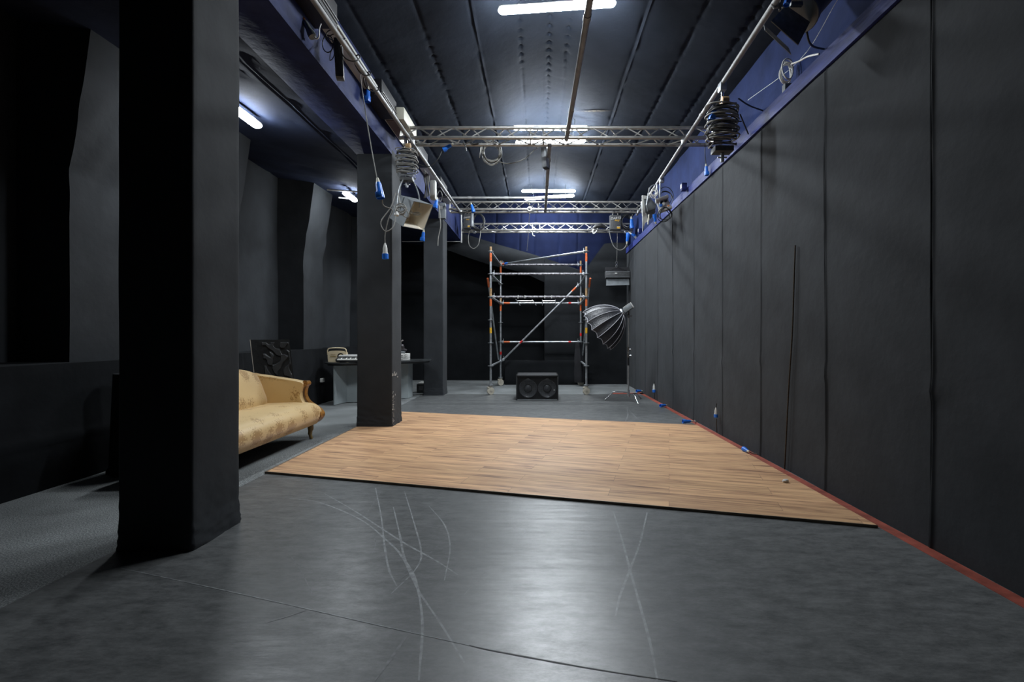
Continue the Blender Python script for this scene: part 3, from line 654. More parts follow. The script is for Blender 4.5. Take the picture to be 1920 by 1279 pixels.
finish('cable', cablemesh([a+Vector((-.03, 0, -.03)), a+Vector((-.07, 0, -.12)), a+Vector((-.075, 0, -.19)), a+Vector((-.04, 0, -.15)), a+Vector((-.035, 0, -.05))], .004), 'greycable', t)
P = []
for q in lin(0, 1, 60):
    y = 4.25+1.0*q; c = LP(y); r_ = .034+.03*abs(math.sin(q*7)); P.append(c+Vector((r_*math.cos(q*22), 0, r_*math.sin(q*22)-.01*math.sin(q*11))))
cable('wrapped_cable', P, .006, 'blackcable', 'black cable wound loosely round the left pipe near the white board')

# coil helper
def coil(bmx, c, rx, rz, n, r, wob=.012, yy=.03, seed=0):
    rd = random.Random(seed); P = []
    for k in range(int(n*16)):
        a = 2*PI*k/16; q = k/16; P.append(Vector(c)+Vector(((rx+wob*math.sin(q*5.1+seed))*math.cos(a), yy*math.sin(q*2.3+seed), (rz+wob*math.cos(q*3.7+seed))*math.sin(a)-wob*math.sin(q*2.9))))
    tube(bmx, smoothpts(P, 2), r, 6); return bmx
t = thing('cable_coil', 'large coil of grey cable hung under the first truss', 'cable coil', U(921, 262, 6.8), 'hanging cable coils')
o = new(); coil(o, U(922, 287, 6.78), .125, .14, 9, .006, .018, .04, 3); finish('coil', o, 'greycable', t)
finish('cable', cablemesh([U(931, 300, 6.78), U(945, 306, 6.8), U(965, 305, 6.85), U(985, 297, 6.9), U(998, 285, 6.95), U(1012, 274, 7.0), U(1018, 270, 7.0)], .006), 'greycable', t)
o = new(); cyl(o, U(903, 268, 6.75), U(899, 296, 6.75), .006); finish('cable_tail', o, 'whitecable', t)
t = thing('ballast_box', 'grey upright box hanging at the middle under the first truss', 'power box', U(1022, 318, 7.0), 'hanging ballast boxes')
a = U(1020, 268, 7.0); o = new(); mtb = Matrix.Translation(a) @ Matrix.Rotation(-.08, 4, 'Y') @ Matrix.Rotation(-.5, 4, 'Z'); bx(o, (-.035, -.05, -.36), (.035, .05, 0), .005, mtx=mtb); finish('box_body', o, 'galv', t)
o = new(); bx(o, (-.03, -.045, -.375), (.03, .045, -.36), mtx=mtb); finish('base_cap', o, 'blackplastic', t)
for (x0_, x1_, q, Y) in ((868, 880, 1, 6.7), (882, 898, 3, 6.7)):
    cable('hanging_cable', [U(x0_, 266, Y), U(x0_+4, 272, Y), U(x0_+6, 283, Y)] if q == 1 else [U(x0_, 264, Y), U(x0_+6, 270, Y), U(x1_, 268, Y)], .007, 'blackcable', 'short black cable end under first truss left of the coil' if q == 1 else 'short black cable bridge under first truss touching the coil')

# pantographs
def pantograph(p, sc, label, turns=10, blk='galv'):
    p = Vector(p); t = thing('pantograph_hanger', label, 'light hanger', p, 'folded pantograph hangers')
    W, Dp, H = .26*sc, .16*sc, .48*sc
    o = new(); cbox(o, p+Vector((0, 0, -.02*sc)), (.07*sc, .09*sc, .10*sc), .008); finish('hook_clamp', o, 'galv', t)
    o = new(); cyl(o, p+Vector((0, 0, -.05*sc)), p+Vector((0, 0, -.20*sc)), .016*sc); finish('stem', o, 'chrome', t)
    o = new(); cyl(o, p+Vector((-.01*sc, 0, -.18*sc)), p+Vector((.06*sc, 0, -.18*sc)), .055*sc, 20); finish('spring_drum', o, 'ochre', t)
    z0 = p.z-.22*sc; n = 8; dz = H/n
    for k in range(n):
        z = z0-k*dz; o = new()
        for sy_ in (-1, 1):
            cbox(o, (0, 0, 0), (W, .006*sc, .022*sc), 0, mtx=Matrix.Translation((p.x, p.y+sy_*Dp/2, z-dz/2)) @ Matrix.Rotation(.12*(1 if k % 2 else -1), 4, 'Y'))
        for sx_ in (-1, 1): cyl(o, (p.x+sx_*W*.48, p.y-Dp/2, z-dz*.5), (p.x+sx_*W*.48, p.y+Dp/2, z-dz*.5), .006*sc, 6)
        finish('scissor_arm', o, blk, t)
    P = []
    for k in range(turns*8):
        a = 2*PI*k/8; q = k/8; e = 1.12+.1*math.sin(q*3.3)
        P.append((p.x+W*.56*e*math.copysign(abs(math.cos(a))**.6, math.cos(a)), p.y+Dp*.75*e*math.sin(a), z0-H*q/turns*.85+.012*math.sin(q*4)))
    finish('wrapped_cable', cablemesh(P, .009*sc, 6, 3), 'greycable', t)
    P = []
    for k in range(int(turns*.7)*8):
        a = 2*PI*k/8; q = k/8
        P.append((p.x+W*.60*math.copysign(abs(math.cos(a))**.6, math.cos(a)), p.y+Dp*.8*math.sin(a), z0-H*(.05+q/turns)+.03*math.cos(a+q)))
    finish('wrapped_cable', cablemesh(P, .008*sc, 6, 3), 'blackcable', t)
    o = new(); cbox(o, (p.x, p.y, z0-H-.02*sc), (W*.8, Dp*.9, .06*sc), .006); finish('base_block', o, 'blackmetal', t)
    o = new(); cyl(o, (p.x, p.y, z0-H-.04*sc), (p.x, p.y, z0-H-.15*sc), .02*sc, 12); cyl(o, (p.x-.05*sc, p.y, z0-H-.10*sc), (p.x+.05*sc, p.y, z0-H-.10*sc), .008, 8); finish('spigot', o, 'galv', t)
    return t
rp = RP(5.0); pantograph(rp+Vector((.0, 0, -.02)), .93, 'dark pantograph hanger wound with black cable on the right pipe', 9, 'dirtytube')
lp = LP(6.35); pantograph(lp+Vector((-.02, -.0, .02)), .80, 'pantograph hanger wound with grey cable at left end of first truss', 9)
up_(1341, 203, 1333, 226, 4.95, 'blue plug hanging left of the dark pantograph hanger on right pipe', [RP(5.0)+Vector((-.05, 0, -.25)), U(1350, 185, 4.95), U(1344, 195, 4.95), U(1341, 202, 4.95)], cm='blackcable')
cable('hanging_cable', [U(1390, 228, 5.0), U(1360, 226, 4.9), U(1336, 234, 4.9), U(1327, 250, 4.9), U(1332, 262, 4.95), U(1355, 263, 5.0)], .006, 'blackcable', 'black cable loop at lower left of the dark pantograph hanger')
cable('hanging_cable', [U(1385, 185, 5.0), U(1405, 198, 5.2), U(1432, 208, 5.4)], .008, 'blackcable', 'black cable running from dark pantograph hanger to the blue ledge')
cable('hanging_cable', [U(1388, 215, 5.0), U(1395, 232, 5.15), U(1403, 251, 5.35)], .008, 'blackcable', 'black cable dropping from dark pantograph hanger across the blue ledge')
up_(1324, 312, 1325, 329, 6.6, 'blue plug hanging under right end of the first truss', [U(1322, 268, 6.6), U(1322, 290, 6.6), U(1324, 310, 6.6)], cm='blackcable')
# steel wire and white coil
cable('steel_wire', [U(1573, -5, 3.8), U(1500, 112, 4.4), U(1402, 188, 5.5)], .002, 'wire', 'thin steel safety wire strung above the blue ledge on the right')
t = thing('cable_coil', 'small coil of white cable hung on the wall above blue ledge', 'cable coil', U(1475, 150, 4.6), 'hanging cable coils')
o = new(); coil(o, U(1476, 134, 4.65), .055, .095, 3.6, .008, .012, .03, 1); finish('coil', o, 'whitecable', t)
finish('cable', cablemesh([U(1484, 120, 4.5), U(1500, 114, 4.4), U(1515, 106, 4.3), U(1536, 101, 4.15)], .008), 'whitecable', t)
o = new(); a = U(1474, 165, 4.65); cbox(o, (a.x+.03, 4.68, a.z), (.08, .06, .1), .004); finish('mount_bracket', o, 'grey', t)
for yy, lb in ((5.5, 'dark'), ):
    pass

# ------------------------------------------------------------------ LIGHTS ON PIPES
# open floodlight (left)
A_, B_, C_, D4 = U(776, 377, 6.17), U(812.5, 384.5, 6.38), U(795, 432, 6.40), U(755.5, 425, 6.19)
dv = U(746, 363, 6.42)-A_
t = thing('floodlight', 'large open grey floodlight with cream inside hanging on the left', 'floodlight', (A_+C_)/2)
def frust(o, front, dvec, k, thick, mi=0):
    c = sum(front, Vector())/4; back = [c+(p-c)*k+dvec for p in front]
    n = len(front)
    F = [o.verts.new(p) for p in front]; Bk = [o.verts.new(p) for p in back]
    for i in range(4): o.faces.new((F[i], F[(i+1) % 4], Bk[(i+1) % 4], Bk[i]))
    o.faces.new(Bk); return back
o = new(); bk = frust(o, [A_, B_, C_, D4], dv, .92, 0)
ho = finish('housing', o, 'grey', t, smooth=False); sm_ = ho.modifiers.new('solid', 'SOLIDIFY'); sm_.thickness = .006
cc = (A_+B_+C_+D4)/4; o = new(); frust(o, [cc+(p-cc)*.965+dv*.01 for p in (A_, B_, C_, D4)], dv*.93, .9, 0); finish('reflector', o, 'cream', t, smooth=False)
o = new(); cyl(o, cc+(A_-cc)*.0+(D4-A_)*0+dv*.35+(B_-A_)*-.38, cc+dv*.35+(B_-A_)*.38, .008)
for q in (-.22, .2):
    p = cc+dv*.35+(B_-A_)*q; coil(o, p, .045, .02, 1, .006, 0, 0)
finish('lamp_holder', o, 'galv', t)
ctr = cc+dv*.5
o = new(); tube(o, smoothpts([ctr-(B_-A_)*.6+dv*.1, ctr-(B_-A_)*.55+Vector((0, 0, .28)), lp+Vector((0, -.02, -.50)), ctr+(B_-A_)*.4+Vector((0, 0, .27)), ctr+(B_-A_)*.56+dv*.1], 6), .009, 8); finish('yoke', o, 'galv', t)
o = new(); tube(o, smoothpts([U(746, 363, 6.2), U(752, 385, 6.1), U(765, 398, 6.1), U(764, 408, 6.1), U(752, 400, 6.1), U(745, 385, 6.1)], 6), .008, 8); coil(o, U(752, 392, 6.05), .06, .05, 3, .007, .01, .02, 2); finish('cable', o, 'greycable', t)
o = new(); lathe(o, [(.012, 0), (.03, .03), (.03, .05)], 14, orient(U(744, 397, 6.0), (0, -.2, -1))); finish('plug_body', o, 'whiteplastic', t)
# barndoor spotlight at top right
t = thing('barndoor_spotlight', 'black cylindrical spotlight with large barn door flap at top right edge', 'spotlight', U(1500, 30, 3.7))
fl = [U(1446, 39, 3.62), U(1474, 10, 3.72), U(1519, 41, 3.78), U(1497, 84, 3.62)]
nrm = (fl[1]-fl[0]).cross(fl[3]-fl[0]).normalized()
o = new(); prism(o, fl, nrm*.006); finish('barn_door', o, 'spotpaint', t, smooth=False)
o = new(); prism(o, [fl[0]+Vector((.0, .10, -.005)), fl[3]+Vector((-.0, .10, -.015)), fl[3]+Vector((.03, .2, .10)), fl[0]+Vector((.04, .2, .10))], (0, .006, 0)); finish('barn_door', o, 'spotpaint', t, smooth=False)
rim = U(1500, 25, 3.80); ax = (U(1560, -40, 3.95)-rim).normalized()
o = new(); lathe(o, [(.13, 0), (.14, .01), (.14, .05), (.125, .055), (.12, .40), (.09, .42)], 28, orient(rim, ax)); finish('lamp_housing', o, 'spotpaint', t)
o = new(); lathe(o, [(.145, .0), (.15, .005), (.15, .02), (.145, .025)], 28, orient(rim-ax*.02, ax)); cbox(o, U(1493, 8, 3.62), (.09, .03, .03), .004); finish('colour_frame', o, 'grey', t)
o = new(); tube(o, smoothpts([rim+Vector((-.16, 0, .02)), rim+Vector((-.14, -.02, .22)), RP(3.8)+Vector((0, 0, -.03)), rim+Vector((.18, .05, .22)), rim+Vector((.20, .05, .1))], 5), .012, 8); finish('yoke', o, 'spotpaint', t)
finish('cable', cablemesh([U(1512, 55, 3.85), U(1517, 78, 3.9), U(1527, 88, 4.0), U(1545, 92, 4.2)], .008), 'blackcable', t)
up_(1480, -12, 1474, 10, 3.55, 'blue plug at top edge beside the black barn door spotlight', [U(1488, -40, 3.6), U(1483, -20, 3.56), U(1480, -12, 3.55)])
# softlight at right, seen from the side
Yl = 8.25; t = thing('softlight', 'grey side-on soft light with tall pale reflector flap on right pipe', 'studio light', U(1215, 400, Yl))
f = [U(1204, 366, Yl-.2), U(1207, 434, Yl-.2), U(1206, 430, Yl+.25), U(1203, 368, Yl+.25)]
o = new(); prism(o, [U(1204, 366, Yl), U(1219, 368, Yl), U(1218.5, 372, Yl), U(1207, 373, Yl), U(1210, 398, Yl), U(1216, 414, Yl), U(1210, 418, Yl), U(1205, 434, Yl)], (0, .02, 0)); finish('reflector_flap', o, 'white', t, smooth=False)
o = new(); cc = [U(1207, 372, Yl+.02), U(1219, 371, Yl+.02), U(1231, 384, Yl+.02), U(1228, 396, Yl+.02), U(1216, 405, Yl+.02), U(1210, 398, Yl+.02)]; prism(o, cc, (0, .26, 0)); finish('housing', o, 'grey', t, smooth=False)
o = new(); prism(o, [U(1212, 385, Yl-.04), U(1222, 377, Yl-.04), U(1230, 390, Yl-.04), U(1215, 396, Yl-.04)], (0, .05, 0)); finish('side_plate', o, 'grey', t, smooth=False)
o = new(); prism(o, [U(1216, 400, Yl+.0), U(1230, 396, Yl+.0), U(1219, 412, Yl+.0)], (0, .2, 0)); finish('lower_flap', o, 'blackmetal', t, smooth=False)
o = new(); cyl(o, U(1217, 402, Yl-.03), U(1215, 421, Yl-.03), .012); finish('tilt_handle', o, 'creambox', t)
o = new(); tube(o, smoothpts([U(1212, 385, Yl-.06), U(1219, 352, Yl-.03), RP(8.3)+Vector((0, 0, -.02)), U(1229, 360, Yl+.1), U(1230, 385, Yl+.2)], 5), .010, 8); finish('yoke', o, 'galv', t)
finish('cable', cablemesh([U(1217, 352, Yl-.1), U(1216, 362, Yl-.1), U(1222, 371, Yl-.1), U(1230, 368, Yl-.1), U(1233, 358, Yl-.1)], .006), 'greycable', t)
t = thing('control_box', 'pale grey control box with blue and orange knobs under right pipe', 'control box', U(1244, 385, 8.0))
mtb = Matrix.Translation(U(1244, 383, 8.0)) @ Matrix.Rotation(math.radians(-18), 4, 'Y') @ Matrix.Rotation(-.2, 4, 'Z')
o = new(); cbox(o, (0, 0, .09), (.21, .14, .05), .005, mtx=mtb); cbox(o, (0, .03, 0), (.19, .08, .16), .004, mtx=mtb); cbox(o, (0, 0, -.09), (.21, .14, .05), .005, mtx=mtb); finish('box_body', o, 'lightgrey', t)
for x_, z_, mm in ((-.05, -.01, 'blue'), (.0, .0, 'whiteplastic'), (.06, -.07, 'orangeplastic')):
    o = new(); lathe(o, [(.024, 0), (.024, .045), (.015, .05)], 14, mtb @ Matrix.Translation((x_, -.02, z_)) @ Matrix.Rotation(PI/2, 4, 'X')); finish('knob', o, mm, t)
for x_ in (-.02, .05):
    o = new(); cbox(o, (x_, -.02, .035), (.045, .02, .03), .002, mtx=mtb); finish('switch', o, 'blackplastic', t)
o = new(); cyl(o, U(1238, 344, 8.0), U(1237, 383, 7.95), .012); cyl(o, U(1232, 346, 8.0), U(1232, 357, 8.0), .012); cbox(o, RP(8.0)+Vector((.02, 0, -.02)), (.07, .08, .1), .006); finish('hanging_bracket', o, 'galv', t)
o = new(); coil(o, U(1246, 402, 7.95), .10, .10, 3.4, .007, .02, .04, 5); finish('cable', o, 'blackcable', t)
o = new(); coil(o, U(1247, 372, 8.1), .12, .15, 2.4, .006, .02, .04, 8); finish('cable', o, 'blackcable', t)
o = new(); coil(o, U(1226, 362, 8.0), .05, .06, 4, .005, .01, .03, 2); finish('cable', o, 'whitecable', t)
up_(1229, 416, 1227, 402, 7.9, 'blue plug behind grey soft light on right pipe', [U(1234, 420, 7.9), U(1231, 419, 7.9), U(1229, 417, 7.9)], socket=False)
for (px, py, Y, lb) in ((1282, 351, 7.6, 'small pale blue box on the blue ledge right of the control box'), (1200, 433, 11.4, 'small dark blue box on the blue ledge far down the hall')):
    a = U(px, py, Y); t = thing('ledge_box', lb, 'box', a, 'small boxes on the blue ledge')
    o = new(); cbox(o, a, (.08, .08, .12), .005); finish('box_body', o, 'ledge', t); o = new(); cbox(o, a+Vector((-.042, 0, .01)), (.006, .06, .07), .002); finish('lid', o, 'whiteplastic', t)

# ------------------------------------------------------------------ BALLASTS and coils at the third truss
def text(par, s, p, size, m, ang=0.0, shear=.3, rz=0):
    cu = bpy.data.curves.new('lettering', 'FONT'); cu.body = s; cu.size = size; cu.extrude = .001; cu.shear = shear; cu.align_x = 'CENTER'; cu.offset = size*.02
    tmp = bpy.data.objects.new('lettering', cu); C.objects.link(tmp); bpy.context.view_layer.update()
    me = bpy.data.meshes.new_from_object(tmp.evaluated_get(bpy.context.evaluated_depsgraph_get())); bpy.data.objects.remove(tmp); bpy.data.curves.remove(cu)
    me.materials.clear(); me.materials.append(M[m]); q = bpy.data.objects.new('lettering', me); C.objects.link(q); q.location = p; q.rotation_euler = (PI/2, ang, rz)
    q.parent = par; q.matrix_parent_inverse = Matrix.Translation(par.location).inverted(); return q
def ballast(x0, x1, y0, y1, Y, label, rz):
    a, b_ = U(x0, y1, Y), U(x1, y0, Y); w_, h_ = b_.x-a.x, b_.z-a.z; c = (a+b_)/2
    t = thing('ballast_box', label, 'power box', (c.x, Y, a.z), 'hanging ballast boxes'); mtb = Matrix.Translation(c) @ Matrix.Rotation(rz, 4, 'Z')
    o = new(); cbox(o, (0, .06, 0), (w_, .12, h_), .008, mtx=mtb); finish('box_body', o, 'blackmetal', t)
    o = new(); tube(o, smoothpts([mtb @ Vector(p) for p in ((-w_*.25, .05, h_/2-.005), (-w_*.2, .05, h_/2+.05), (0, .04, h_/2+.09), (w_*.2, .05, h_/2+.05), (w_*.25, .05, h_/2-.005))], 5), .012, 8); finish('handle', o, 'greycable', t)
    text(t, 'DARTS', mtb @ Vector((0, -.003, h_*.20)), w_*.30, 'whiteplastic', -.07, .35, rz); text(t, 'easy', mtb @ Vector((w_*.12, -.003, h_*.08)), w_*.26, 'yellow', -.03, .35, rz)
    o = new(); cbox(o, (w_*.27, -.001, -h_*.36), (w_*.3, .004, h_*.14), mtx=mtb); finish('sticker', o, 'yellow', t, smooth=False)
    o = new(); cbox(o, (w_*.27, -.0015, -h_*.30), (w_*.3, .004, h_*.03), mtx=mtb); finish('sticker', o, 'whiteplastic', t, smooth=False)
    return t
ballast(1144, 1164.5, 403, 430.5, 12.0, 'black power box with white italic lettering on right end of far truss', .0)
ballast(868.5, 882, 401, 428, 11.9, 'black power box with yellow lettering on left end of far truss', .0)
o = new(); a, b_ = U(882.5, 399, 11.9), U(885.5, 425, 11.9); bx(o, (a.x, 11.88, b_.z), (b_.x+.02, 12.0, a.z), .004); q = finish('mounting_plate', o, 'galv'); tag(q, 'bright upright metal plate beside left power box on the far truss', 'bracket')
t = thing('cable_coil', 'tall coil of black cable beside the left power box, far truss', 'cable coil', U(897, 400, 12.08), 'hanging cable coils')
o = new(); coil(o, U(897, 416, 12.08), .14, .20, 7, .009, .02, .05, 4); finish('coil', o, 'blackcable', t)
finish('cable', cablemesh([U(881, 432, 12.08), U(878, 445, 12.08), U(880, 460, 12.08), U(888, 466, 12.08), U(896, 460, 12.08), U(899, 450, 12.08), U(901, 435, 12.08), U(902, 420, 12.08)], .009), 'greycable', t)
t = thing('cable_coil', 'black cable coil beside the right power box, far truss', 'cable coil', U(1175, 402, 12.08), 'hanging cable coils')
o = new(); coil(o, U(1175, 416, 12.08), .13, .17, 7, .009, .02, .05, 6); finish('coil', o, 'blackcable', t)
finish('cable', cablemesh([U(1142, 432, 12.08), U(1146, 450, 12.08), U(1152, 463, 12.08), U(1162, 469, 12.08), U(1172, 464, 12.08), U(1176, 452, 12.08)], .010), 'greycable', t)
up_(1184, 411, 1185, 428, 12.0, 'blue plug beside the right black cable coil, upper of two', [U(1186, 402, 12.0), U(1184, 408, 12.0)], socket=False)
up_(1176, 453, 1178, 437, 12.0, 'blue plug pointing up below right black cable coil', [U(1176, 462, 12.0), U(1176, 455, 12.0)], socket=False)
up_(1180, 436, 1186, 440, 11.9, 'white plug at the ledge corner beside far truss end', [U(1176, 432, 11.9), U(1179, 435, 11.9)], body='cream', socket=False)
up_(1194, 448, 1188, 440, 11.7, 'white socket hanging over blue ledge corner, right of far truss', None, body='cream', socket=False)
o = new(); tube(o, [U(1112, 428, 12.08), U(1118, 424, 12.08), U(1128, 423, 12.08), U(1136, 427, 12.08)], [.03, .055, .055, .03], 10); q = finish('cable_bundle', o, 'blackcable'); tag(q, 'black taped bundle lying on far truss left of the right box', 'cable bundle')
cable('hanging_cable', [U(1118, 426, 12.08), U(1112, 432, 12.08), U(1113, 438, 12.08), U(1118, 434, 12.08), U(1121, 428, 12.08)], .012, 'whitecable', 'pale knotted cable end on far truss beside the taped bundle')
cable('hanging_cable', [U(998, 434, 12.2), U(999, 441, 12.2), U(1003, 443, 12.2)], .012, 'whitecable', 'pale hooked cable end under middle of the far truss')
cable('hanging_cable', [U(846, 392, 10), U(862, 398, 10.05), U(880, 396, 10.05), U(889, 388, 10.1)], .010, 'blackcable', 'black cable draped along left end of the second truss')
up_(884, 384, 888, 398, 10.0, 'small blue plug on the left part of the second truss', None, socket=False)
# round camera on truss 2
t = thing('dome_camera', 'small round white camera fixed on the second truss', 'camera', U(993, 393, 10.0))
o = new(); lathe(o, [(.001, -.055), (.045, -.045), (.058, -.015), (.06, .02), (.045, .05), (.03, .055)], 24, orient(U(993, 393, 10.06), (0, -1, 0))); finish('camera_body', o, 'whiteplastic', t)
o = new(); lathe(o, [(.028, .05), (.028, .062), (.001, .068)], 18, orient(U(993, 393, 10.06), (0, -1, 0))); finish('lens', o, 'blackplastic', t)
finish('cable', cablemesh([U(993, 400, 10.05), U(992, 415, 10.6), U(991, 435, 11.4), U(988, 470, 12.7)], .006), 'whitecable', t)
# hanging barndoor light at the back right
Yh = 12.35; t = thing('hanging_fluorescent', 'black boxy light with grey flap hanging by wire at back right', 'studio light', U(1157, 520, Yh))
a, b_ = U(1135, 522, Yh), U(1180, 509, Yh)
o = new(); bx(o, (a.x, Yh-.1, a.z), (b_.x, Yh+.12, b_.z), .01); finish('housing', o, 'blackmetal', t)
o = new(); bx(o, (a.x+.01, Yh-.108, a.z+.03), (b_.x-.01, Yh-.098, a.z+.04)); bx(o, (a.x+.01, Yh-.108, b_.z-.03), (b_.x-.01, Yh-.098, b_.z-.02)); finish('edge_strip', o, 'grey', t)
o = new(); quad_box(o, [U(1136.5, 535.5, Yh-.16), U(1180, 534.5, Yh-.16), U(1180, 534.5, Yh-.15), U(1136.5, 535.5, Yh-.15), U(1137, 524, Yh-.05), U(1179.5, 523.5, Yh-.05), U(1179.5, 523.5, Yh-.04), U(1137, 524, Yh-.04)]); finish('barn_door', o, 'grey', t, smooth=False)
o = new(); prism(o, [U(1134, 509, Yh), U(1180, 507, Yh), U(1179, 501, Yh+.02), U(1134.5, 501, Yh+.02)], (0, .008, 0)); finish('barn_door', o, 'boxblack', t, smooth=False)
o = new(); cbox(o, U(1155, 512.5, Yh-.12), (.06, .01, .03)); finish('sticker', o, 'whiteplastic', t, smooth=False)
o = new(); cyl(o, U(1157.5, 436, Yh), U(1156.5, 490, Yh), .006, 6); finish('wire', o, 'greycable', t)
o = new(); coil(o, U(1156, 493, Yh), .025, .04, 1, .007, 0, 0); coil(o, U(1156, 499, Yh), .022, .03, 1, .009, 0, 0); finish('hook', o, 'chrome', t)
for q in (-1, 1):
    o = new(); cyl(o, U(1156, 500, Yh), (1.2*0+(a.x+b_.x)/2+q*.25, Yh, b_.z), .004, 6); finish('bridle_wire', o, 'blackcable', t)

# ------------------------------------------------------------------ SCAFFOLD
YF, YK = 10.52, 12.48; XL, XR, XLk, XRk = -1.02, 1.06, -.955, 1.115
t = thing('scaffold_tower', 'galvanised scaffold tower on castors with orange bands at hall end', 'scaffold', (0, 11.5, 0))
def band(par, a, b_, r, m): o = new(); cyl(o, a, b_, r, 14); return finish('paint_band', o, m, par)
def standard(x, y, front):
    o = new(); cyl(o, (x, y, .22), (x, y, 3.22), .0245, 14); s = finish('standard', o, 'galv', t)
    for z in (.63, 1.13, 1.63, 2.13, 2.63, 3.12):
        o = new(); cyl(o, (x, y, z-.006), (x, y, z+.006), .062, 14); finish('rosette', o, 'galv', s)
    band(s, (x, y, 2.9), (x, y, 3.08), .0255, 'orange'); band(s, (x, y, 1.93), (x, y, 2.09), .0255, 'orange')
    band(s, (x, y, 3.135), (x, y, 3.222), .0255, 'ochre'); band(s, (x, y, 2.15), (x, y, 2.32), .0265, 'ochre')
    if front: band(s, (x, y, 1.34), (x, y, 1.46), .0257, 'yellow')
    else: band(s, (x, y, 1.28 if x > 0 else .80), (x, y, 1.36 if x > 0 else .88), .0262, 'red')
    o = new(); cyl(o, (x, y, .20), (x, y, .225), .055, 14); cyl(o, (x, y, .15), (x, y, .2), .03, 12); finish('castor_plate', o, 'galv', s)
    cst = new(); ang = .5 if x < 0 else .3
    mm = Matrix.Translation((x, y, 0)) @ Matrix.Rotation(ang, 4, 'Z')
    cbox(cst, (0, -.032, .13), (.05, .006, .12), .002, mtx=mm); cbox(cst, (0, .032, .13), (.05, .006, .12), .002, mtx=mm); cbox(cst, (0, 0, .185), (.07, .075, .02), .004, mtx=mm); cbox(cst, (-.05, 0, .16), (.06, .05, .03), .006, mtx=mm); ck = finish('castor', cst, 'castor', s)
    o = new(); lathe(o, [(.02, -.028), (.075, -.026), (.082, -.015), (.082, .015), (.075, .026), (.02, .028)], 22, mm @ Matrix.Translation((0, 0, .083)) @ Matrix.Rotation(PI/2, 4, 'X')); finish('wheel', o, 'castor', s)
    return s
for x, y, f_ in ((XL, YF, 1), (XR, YF, 1), (XLk, YK, 0), (XRk, YK, 0)): standard(x, y, f_)
def ledger(a, b_, m='galv', nm='ledger', r=.0235, heads=True):
    a, b_ = Vector(a), Vector(b_); d = (b_-a).normalized(); o = new(); cyl(o, a+d*.03, b_-d*.03, r, 12); L_ = finish(nm, o, m, t)
    if heads:
        o = new()
        for p, s in ((a, 1), (b_, -1)):
            cbox(o, p+d*s*.06+Vector((0, 0, .0)), (.05, .05, .07), .008); cbox(o, p+d*s*.075+Vector((0, 0, .05)), (.012, .012, .07))
        finish('wedge_head', o, 'galv', L_)
    return L_
ledger((XL, YF, 2.63), (XR, YF, 2.63), 'dirtytube'); ledger((XL, YF, 2.13), (XR, YF, 2.13), 'dirtytube')
ledger((XLk, YK, 3.12), (XRk, YK, 3.12), 'dirtytube')
for z in (2.13, 1.13):
    l = ledger((XLk, YK, z), (XRk, YK, z)); band(l, (XLk+.08, YK, z), (XLk+.24, YK, z), .0245, 'orange'); band(l, (XRk-.32, YK, z), (XRk-.25, YK, z), .0255, 'red')
for z in (3.12, 2.63, 2.13, .63): ledger((XL, YF, z), (XLk, YK, z), nm='transom')
for z in (2.63, 2.13, .63): ledger((XR, YF, z), (XRk, YK, z), nm='transom')
l = ledger((XLk, YK, 3.13), (XR, YF, 3.12), nm='diagonal_brace'); d = (Vector((XR, YF, 3.12))-Vector((XLk, YK, 3.13))).normalized(); p = Vector((XLk, YK, 3.13)); band(l, p+d*.05, p+d*.16, .0255, 'orange'); band(l, p+d*.17, p+d*.28, .0255, 'blue')
a, b_ = Vector((XLk+.03, YK-.03, .63)), Vector((XRk-.03, YK-.03, 2.63)); l = ledger(a, b_, nm='diagonal_brace', r=.024); d = (b_-a); band(l, a+d*.235, a+d*.265, .0255, 'red'); band(l, a+d*.90, a+d*.95, .0255, 'orange')
for x0, x1 in ((XL-.07, XLk-.05), (XR+.09, XRk+.03)):
    a, b_ = Vector((x0, YF+.03, 2.56)), Vector((x1, YK-.05, .66)); l = ledger(a, b_, nm='diagonal_brace', heads=False, r=.02); band(l, a+(b_-a)*.01, a+(b_-a)*.10, .0225, 'orange')
# folding brackets hooked on front ledger
for (x0, x1, lb, fold) in ((.967, .997, 'black ladder-like bracket hooked on the scaffold rail, left of the two', 1), (1.017, 1.041, 'black ladder-like bracket hooked on the scaffold rail, right of the two', 0)):
    xa, xb = U(x0*1000, 560, YF).x, U(x1*1000, 560, YF).x; q = thing('hook_bracket', lb, 'bracket', (xa, YF, 2.0), 'black brackets on scaffold rail')
    for k in range(2):
        o = new(); cbox(o, (xa+.05+.15*k, YF, 2.13), (.025, .06, .065), .006); finish('clip', o, 'lightgrey', q)
    z1, z0 = 2.08, 1.97
    for xx in (xa, xb):
        s = .10 if fold else 0; o = new()
        tube(o, [(xx, YF-.01, z1), (xx+s, YF-.05, z0-.03)], .010, 6)
        finish('side_rail', o, 'blackmetal', q)
    for k, zz in enumerate((2.045, 2.005)):
        o = new(); s = .10*(k+1)/3*fold; cyl(o, (xa+s, YF-.03, zz), (xb+s, YF-.03, zz), .007, 6); finish('cross_bar', o, 'alu', q)
